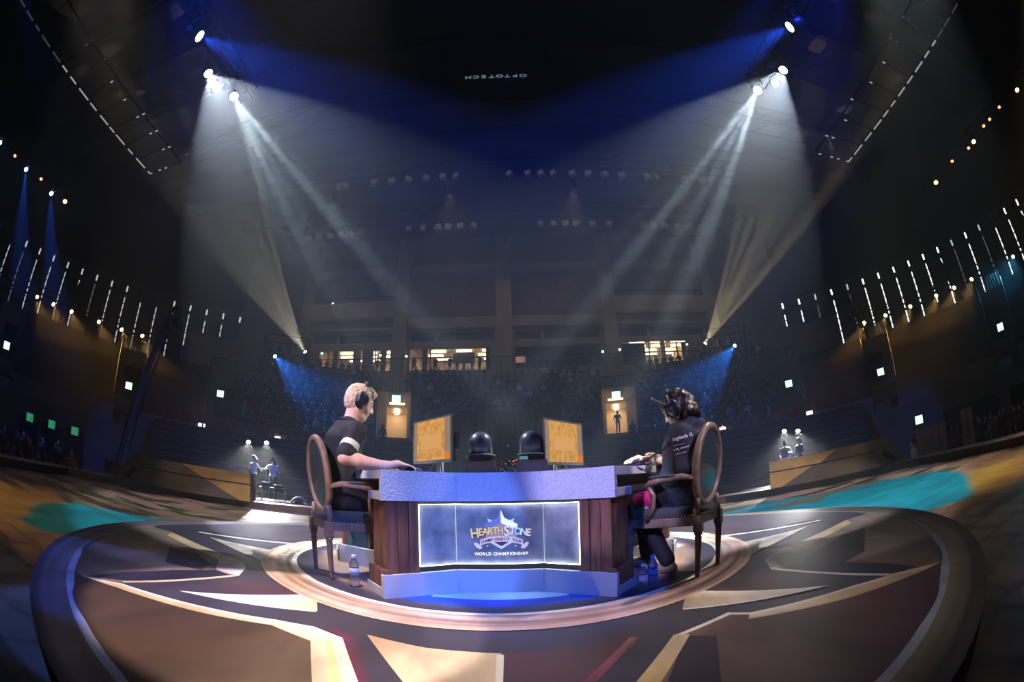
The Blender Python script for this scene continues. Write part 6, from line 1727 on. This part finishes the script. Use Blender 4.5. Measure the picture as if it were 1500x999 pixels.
# mixing shelf lines behind the first presenter
mx = thing('rack_shelf', 'pale two-tier rack beside the presenter with back turned', 'rack', tuple(az(-35.4, 17.2, Zf)), R(35))
for z in (1.95, 2.15): MB().box((0, 0, z), (.95, .3, .05)).build('shelf', mat('rack_grey', (.35, .36, .38), .5), mx)
for x in (-.45, .45): MB().bar((x, .1, 0), (x, .1, 2.2), .05).build('upright', DARKMETAL, mx)
# papers on the right console
for k, a in enumerate((34.3, 35.4)):
    t = MB().box((0, 0, .01), (.32, .22, .02)).build('paper_sheet', mat('paper', (.85, .85, .85), .7)); t.location = az(a+.25, 13.98+.02*k, .66); t.rotation_euler = (0, 0, -R(38)); tag(t, 'white paper lying on the right console, %s' % ('nearer its bright end' if k == 0 else 'nearer the middle'), 'paper')
# pale partitions at the right
PB = mat('partition_rose', (.60, .36, .30), .7, noise_scale=1, noise_amt=.15)
for lb, a0, a1, r, h in (('wide pale partition of tall boards beyond the right console', 52.6, 57.0, 16.2, .62), ('narrow pale partition standing farther along the right edge', 59.2, 61.0, 16.8, .80)):
    t = thing('partition', lb, 'partition', tuple(az((a0+a1)/2, r, Zf))); n = 4 if a1-a0 > 3 else 2
    for k in range(n):
        q0, q1 = az(a0+(a1-a0)*k/n+.04, r+.05*(k % 2), 0), az(a0+(a1-a0)*(k+1)/n-.04, r+.05*(k % 2), 0)
        MB().bar(q0+Vector((0, 0, (h+Zf)/2)), q1+Vector((0, 0, (h+Zf)/2)), .06, h-Zf).build('board', PB, t, world=True)

# ---- audience
TOPS = [mat('top_%s' % n, c, .85) for n, c in (('charcoal', (.06, .06, .07)), ('navy', (.04, .05, .10)), ('grey', (.20, .20, .21)), ('maroon', (.16, .04, .05)), ('olive', (.10, .10, .06)), ('white', (.50, .50, .50)), ('blue', (.08, .14, .26)))]
protos = []
for k in range(7):
    o = figure('audience_member', None, (0, 0, 0), 0, [SKD, TOPS[k], BK, HB], h=.052, pose='sit', H=1.7+.02*k)
    protos.append(o.data); bpy.data.objects.remove(o)
GRP = 'audience seated in the upper stand'
LBL = 'audience member seated in the dim upper stand facing the stage'
def near_gap(a):
    return any(abs(a-c) < w/2+.6 for c, w, d in VOM)
spots = []
COLN = ['charcoal', 'navy', 'grey', 'maroon', 'olive', 'white', 'blue']; ROWN = ['front', 'second', 'third', 'fourth', 'fifth', 'sixth', 'seventh', 'eighth', 'ninth', 'tenth', 'top']
def lab_of(k, row, a):
    sec = 'left of the blond player' if a < -17 else 'between the two bright gangways' if a < 13 else 'right of the hooded player'
    return 'audience member in a %s top, %s row of the stand, %s' % (COLN[k], ROWN[row], sec)
for row in range(11):
    r = 30.2+ROW*(row+.62); z = 3.0+row*RISE
    a = -37.0+random.uniform(0, .8)
    while a < 35.5:
        if not near_gap(a) and not (abs(a) > 33 and row > 6) and random.random() < (.90 if -33 < a < 31 else .6): spots.append((row, a+random.uniform(-.05, .05), r, z))
        a += R(1)**-1*.67/r
spots.sort(key=lambda s: s[0])
acc = [[], []]; nv = 0
big_v, big_f, big_m = [], [], []
pm = [(np.array([v.co for v in me.vertices]), np.array([list(p.vertices) for p in me.polygons]), np.array([p.material_index for p in me.polygons])) for me in protos]
mlist = [SKD]+TOPS+[BK, HB]
for i, (row, a, r, z) in enumerate(spots):
    k = random.randrange(7) if random.random() < .8 else 0
    th = PI-R(a)+random.uniform(-.25, .25)       # face the stage
    if i < 300:
        o = bpy.data.objects.new('audience_member', protos[k]); COL.objects.link(o); o.location = az(a, r, z+.02); o.rotation_euler = (0, 0, th); tag(o, lab_of(k, row, a), 'person', GRP)
    else:
        V, Fc, Mi = pm[k]; c, s = math.cos(th), math.sin(th); p = az(a, r, z+.02)
        W = np.stack([V[:, 0]*c-V[:, 1]*s+p.x, V[:, 0]*s+V[:, 1]*c+p.y, V[:, 2]+p.z], 1)
        big_v.append(W); big_f.append(Fc+nv); nv += len(V)
        big_m.append(np.where(Mi == 0, 0, np.where(Mi == 1, 1+k, np.where(Mi == 2, 8, 9))))
if big_v:
    V, Fc, Mi = np.concatenate(big_v), np.concatenate(big_f), np.concatenate(big_m)
    me = bpy.data.meshes.new('crowd'); me.vertices.add(len(V)); me.vertices.foreach_set('co', V.astype(np.float32).ravel())
    me.loops.add(len(Fc)*4); me.loops.foreach_set('vertex_index', Fc.astype(np.int32).ravel()); me.polygons.add(len(Fc))
    me.polygons.foreach_set('loop_start', np.arange(0, len(Fc)*4, 4, dtype=np.int32)); me.polygons.foreach_set('loop_total', np.full(len(Fc), 4, np.int32))
    for m in mlist: me.materials.append(m)
    me.polygons.foreach_set('material_index', Mi.astype(np.int32)); me.update(calc_edges=True)
    o = bpy.data.objects.new('crowd', me); COL.objects.link(o); tag(o, 'farther rows of the seated audience up to the concourse', 'crowd', kind='stuff')
# people standing on the hall floor at both sides of the stage
stp = []
for k in range(4):
    o = figure('floor_spectator', None, (0, 0, 0), 0, [SKD, TOPS[[0, 1, 3, 6][k]], BK, HB], h=.045, H=1.68+.03*k); stp.append(o.data); bpy.data.objects.remove(o)
for s, g, lb in ((-1, 'spectators standing beyond the left kerb', 'spectator standing in the dark beyond the left kerb'), (1, 'spectators standing beyond the right kerb', 'spectator standing in the dark beyond the right kerb')):
    placed = []
    for k in range(26):
        for _t in range(60):
            a = s*random.uniform(57.5 if s > 0 else 60, 80); r = random.uniform(15.5, 22)
            if s > 0 and 50 < a < 62.5 and r < 18.2: continue
            p = az(a, r, Zf+.01)
            if all((p-q).length > .85 for q in placed): break
        placed.append(p); kk = random.randrange(4)
        o = bpy.data.objects.new('spectator', stp[kk]); COL.objects.link(o); o.location = p; o.rotation_euler = (0, 0, PI-R(a)+random.uniform(-.6, .6)); tag(o, lb.replace('spectator', 'spectator in a %s top' % ['charcoal', 'navy', 'maroon', 'blue'][kk]), 'person', g)
# a few people at the concourse rail, dark against the lit rooms
for k, x in enumerate((-17.6, -12.4, -11.8, -8.9, -6.9, -5.6, -4.9, -3.6, -2.9, 11.3)):
    o = bpy.data.objects.new('concourse_person', stp[k % 4]); COL.objects.link(o); o.location = (x, 38.2, 10.59); o.rotation_euler = (0, 0, PI+random.uniform(-.8, .8)); tag(o, 'onlooker at the concourse rail in front of the lit windows', 'person', 'onlookers at the concourse rail')
# person in the dark at the left edge, orange light painted into the top
figure('person', 'person in orange-lit top standing in the dark beyond the left kerb', tuple(az(-58.6, 15.2, Zf+.01)), 120, [SKD, mat('top_orange_lit', (.55, .13, .04), .8), BK, HB], H=1.72, h=.035)
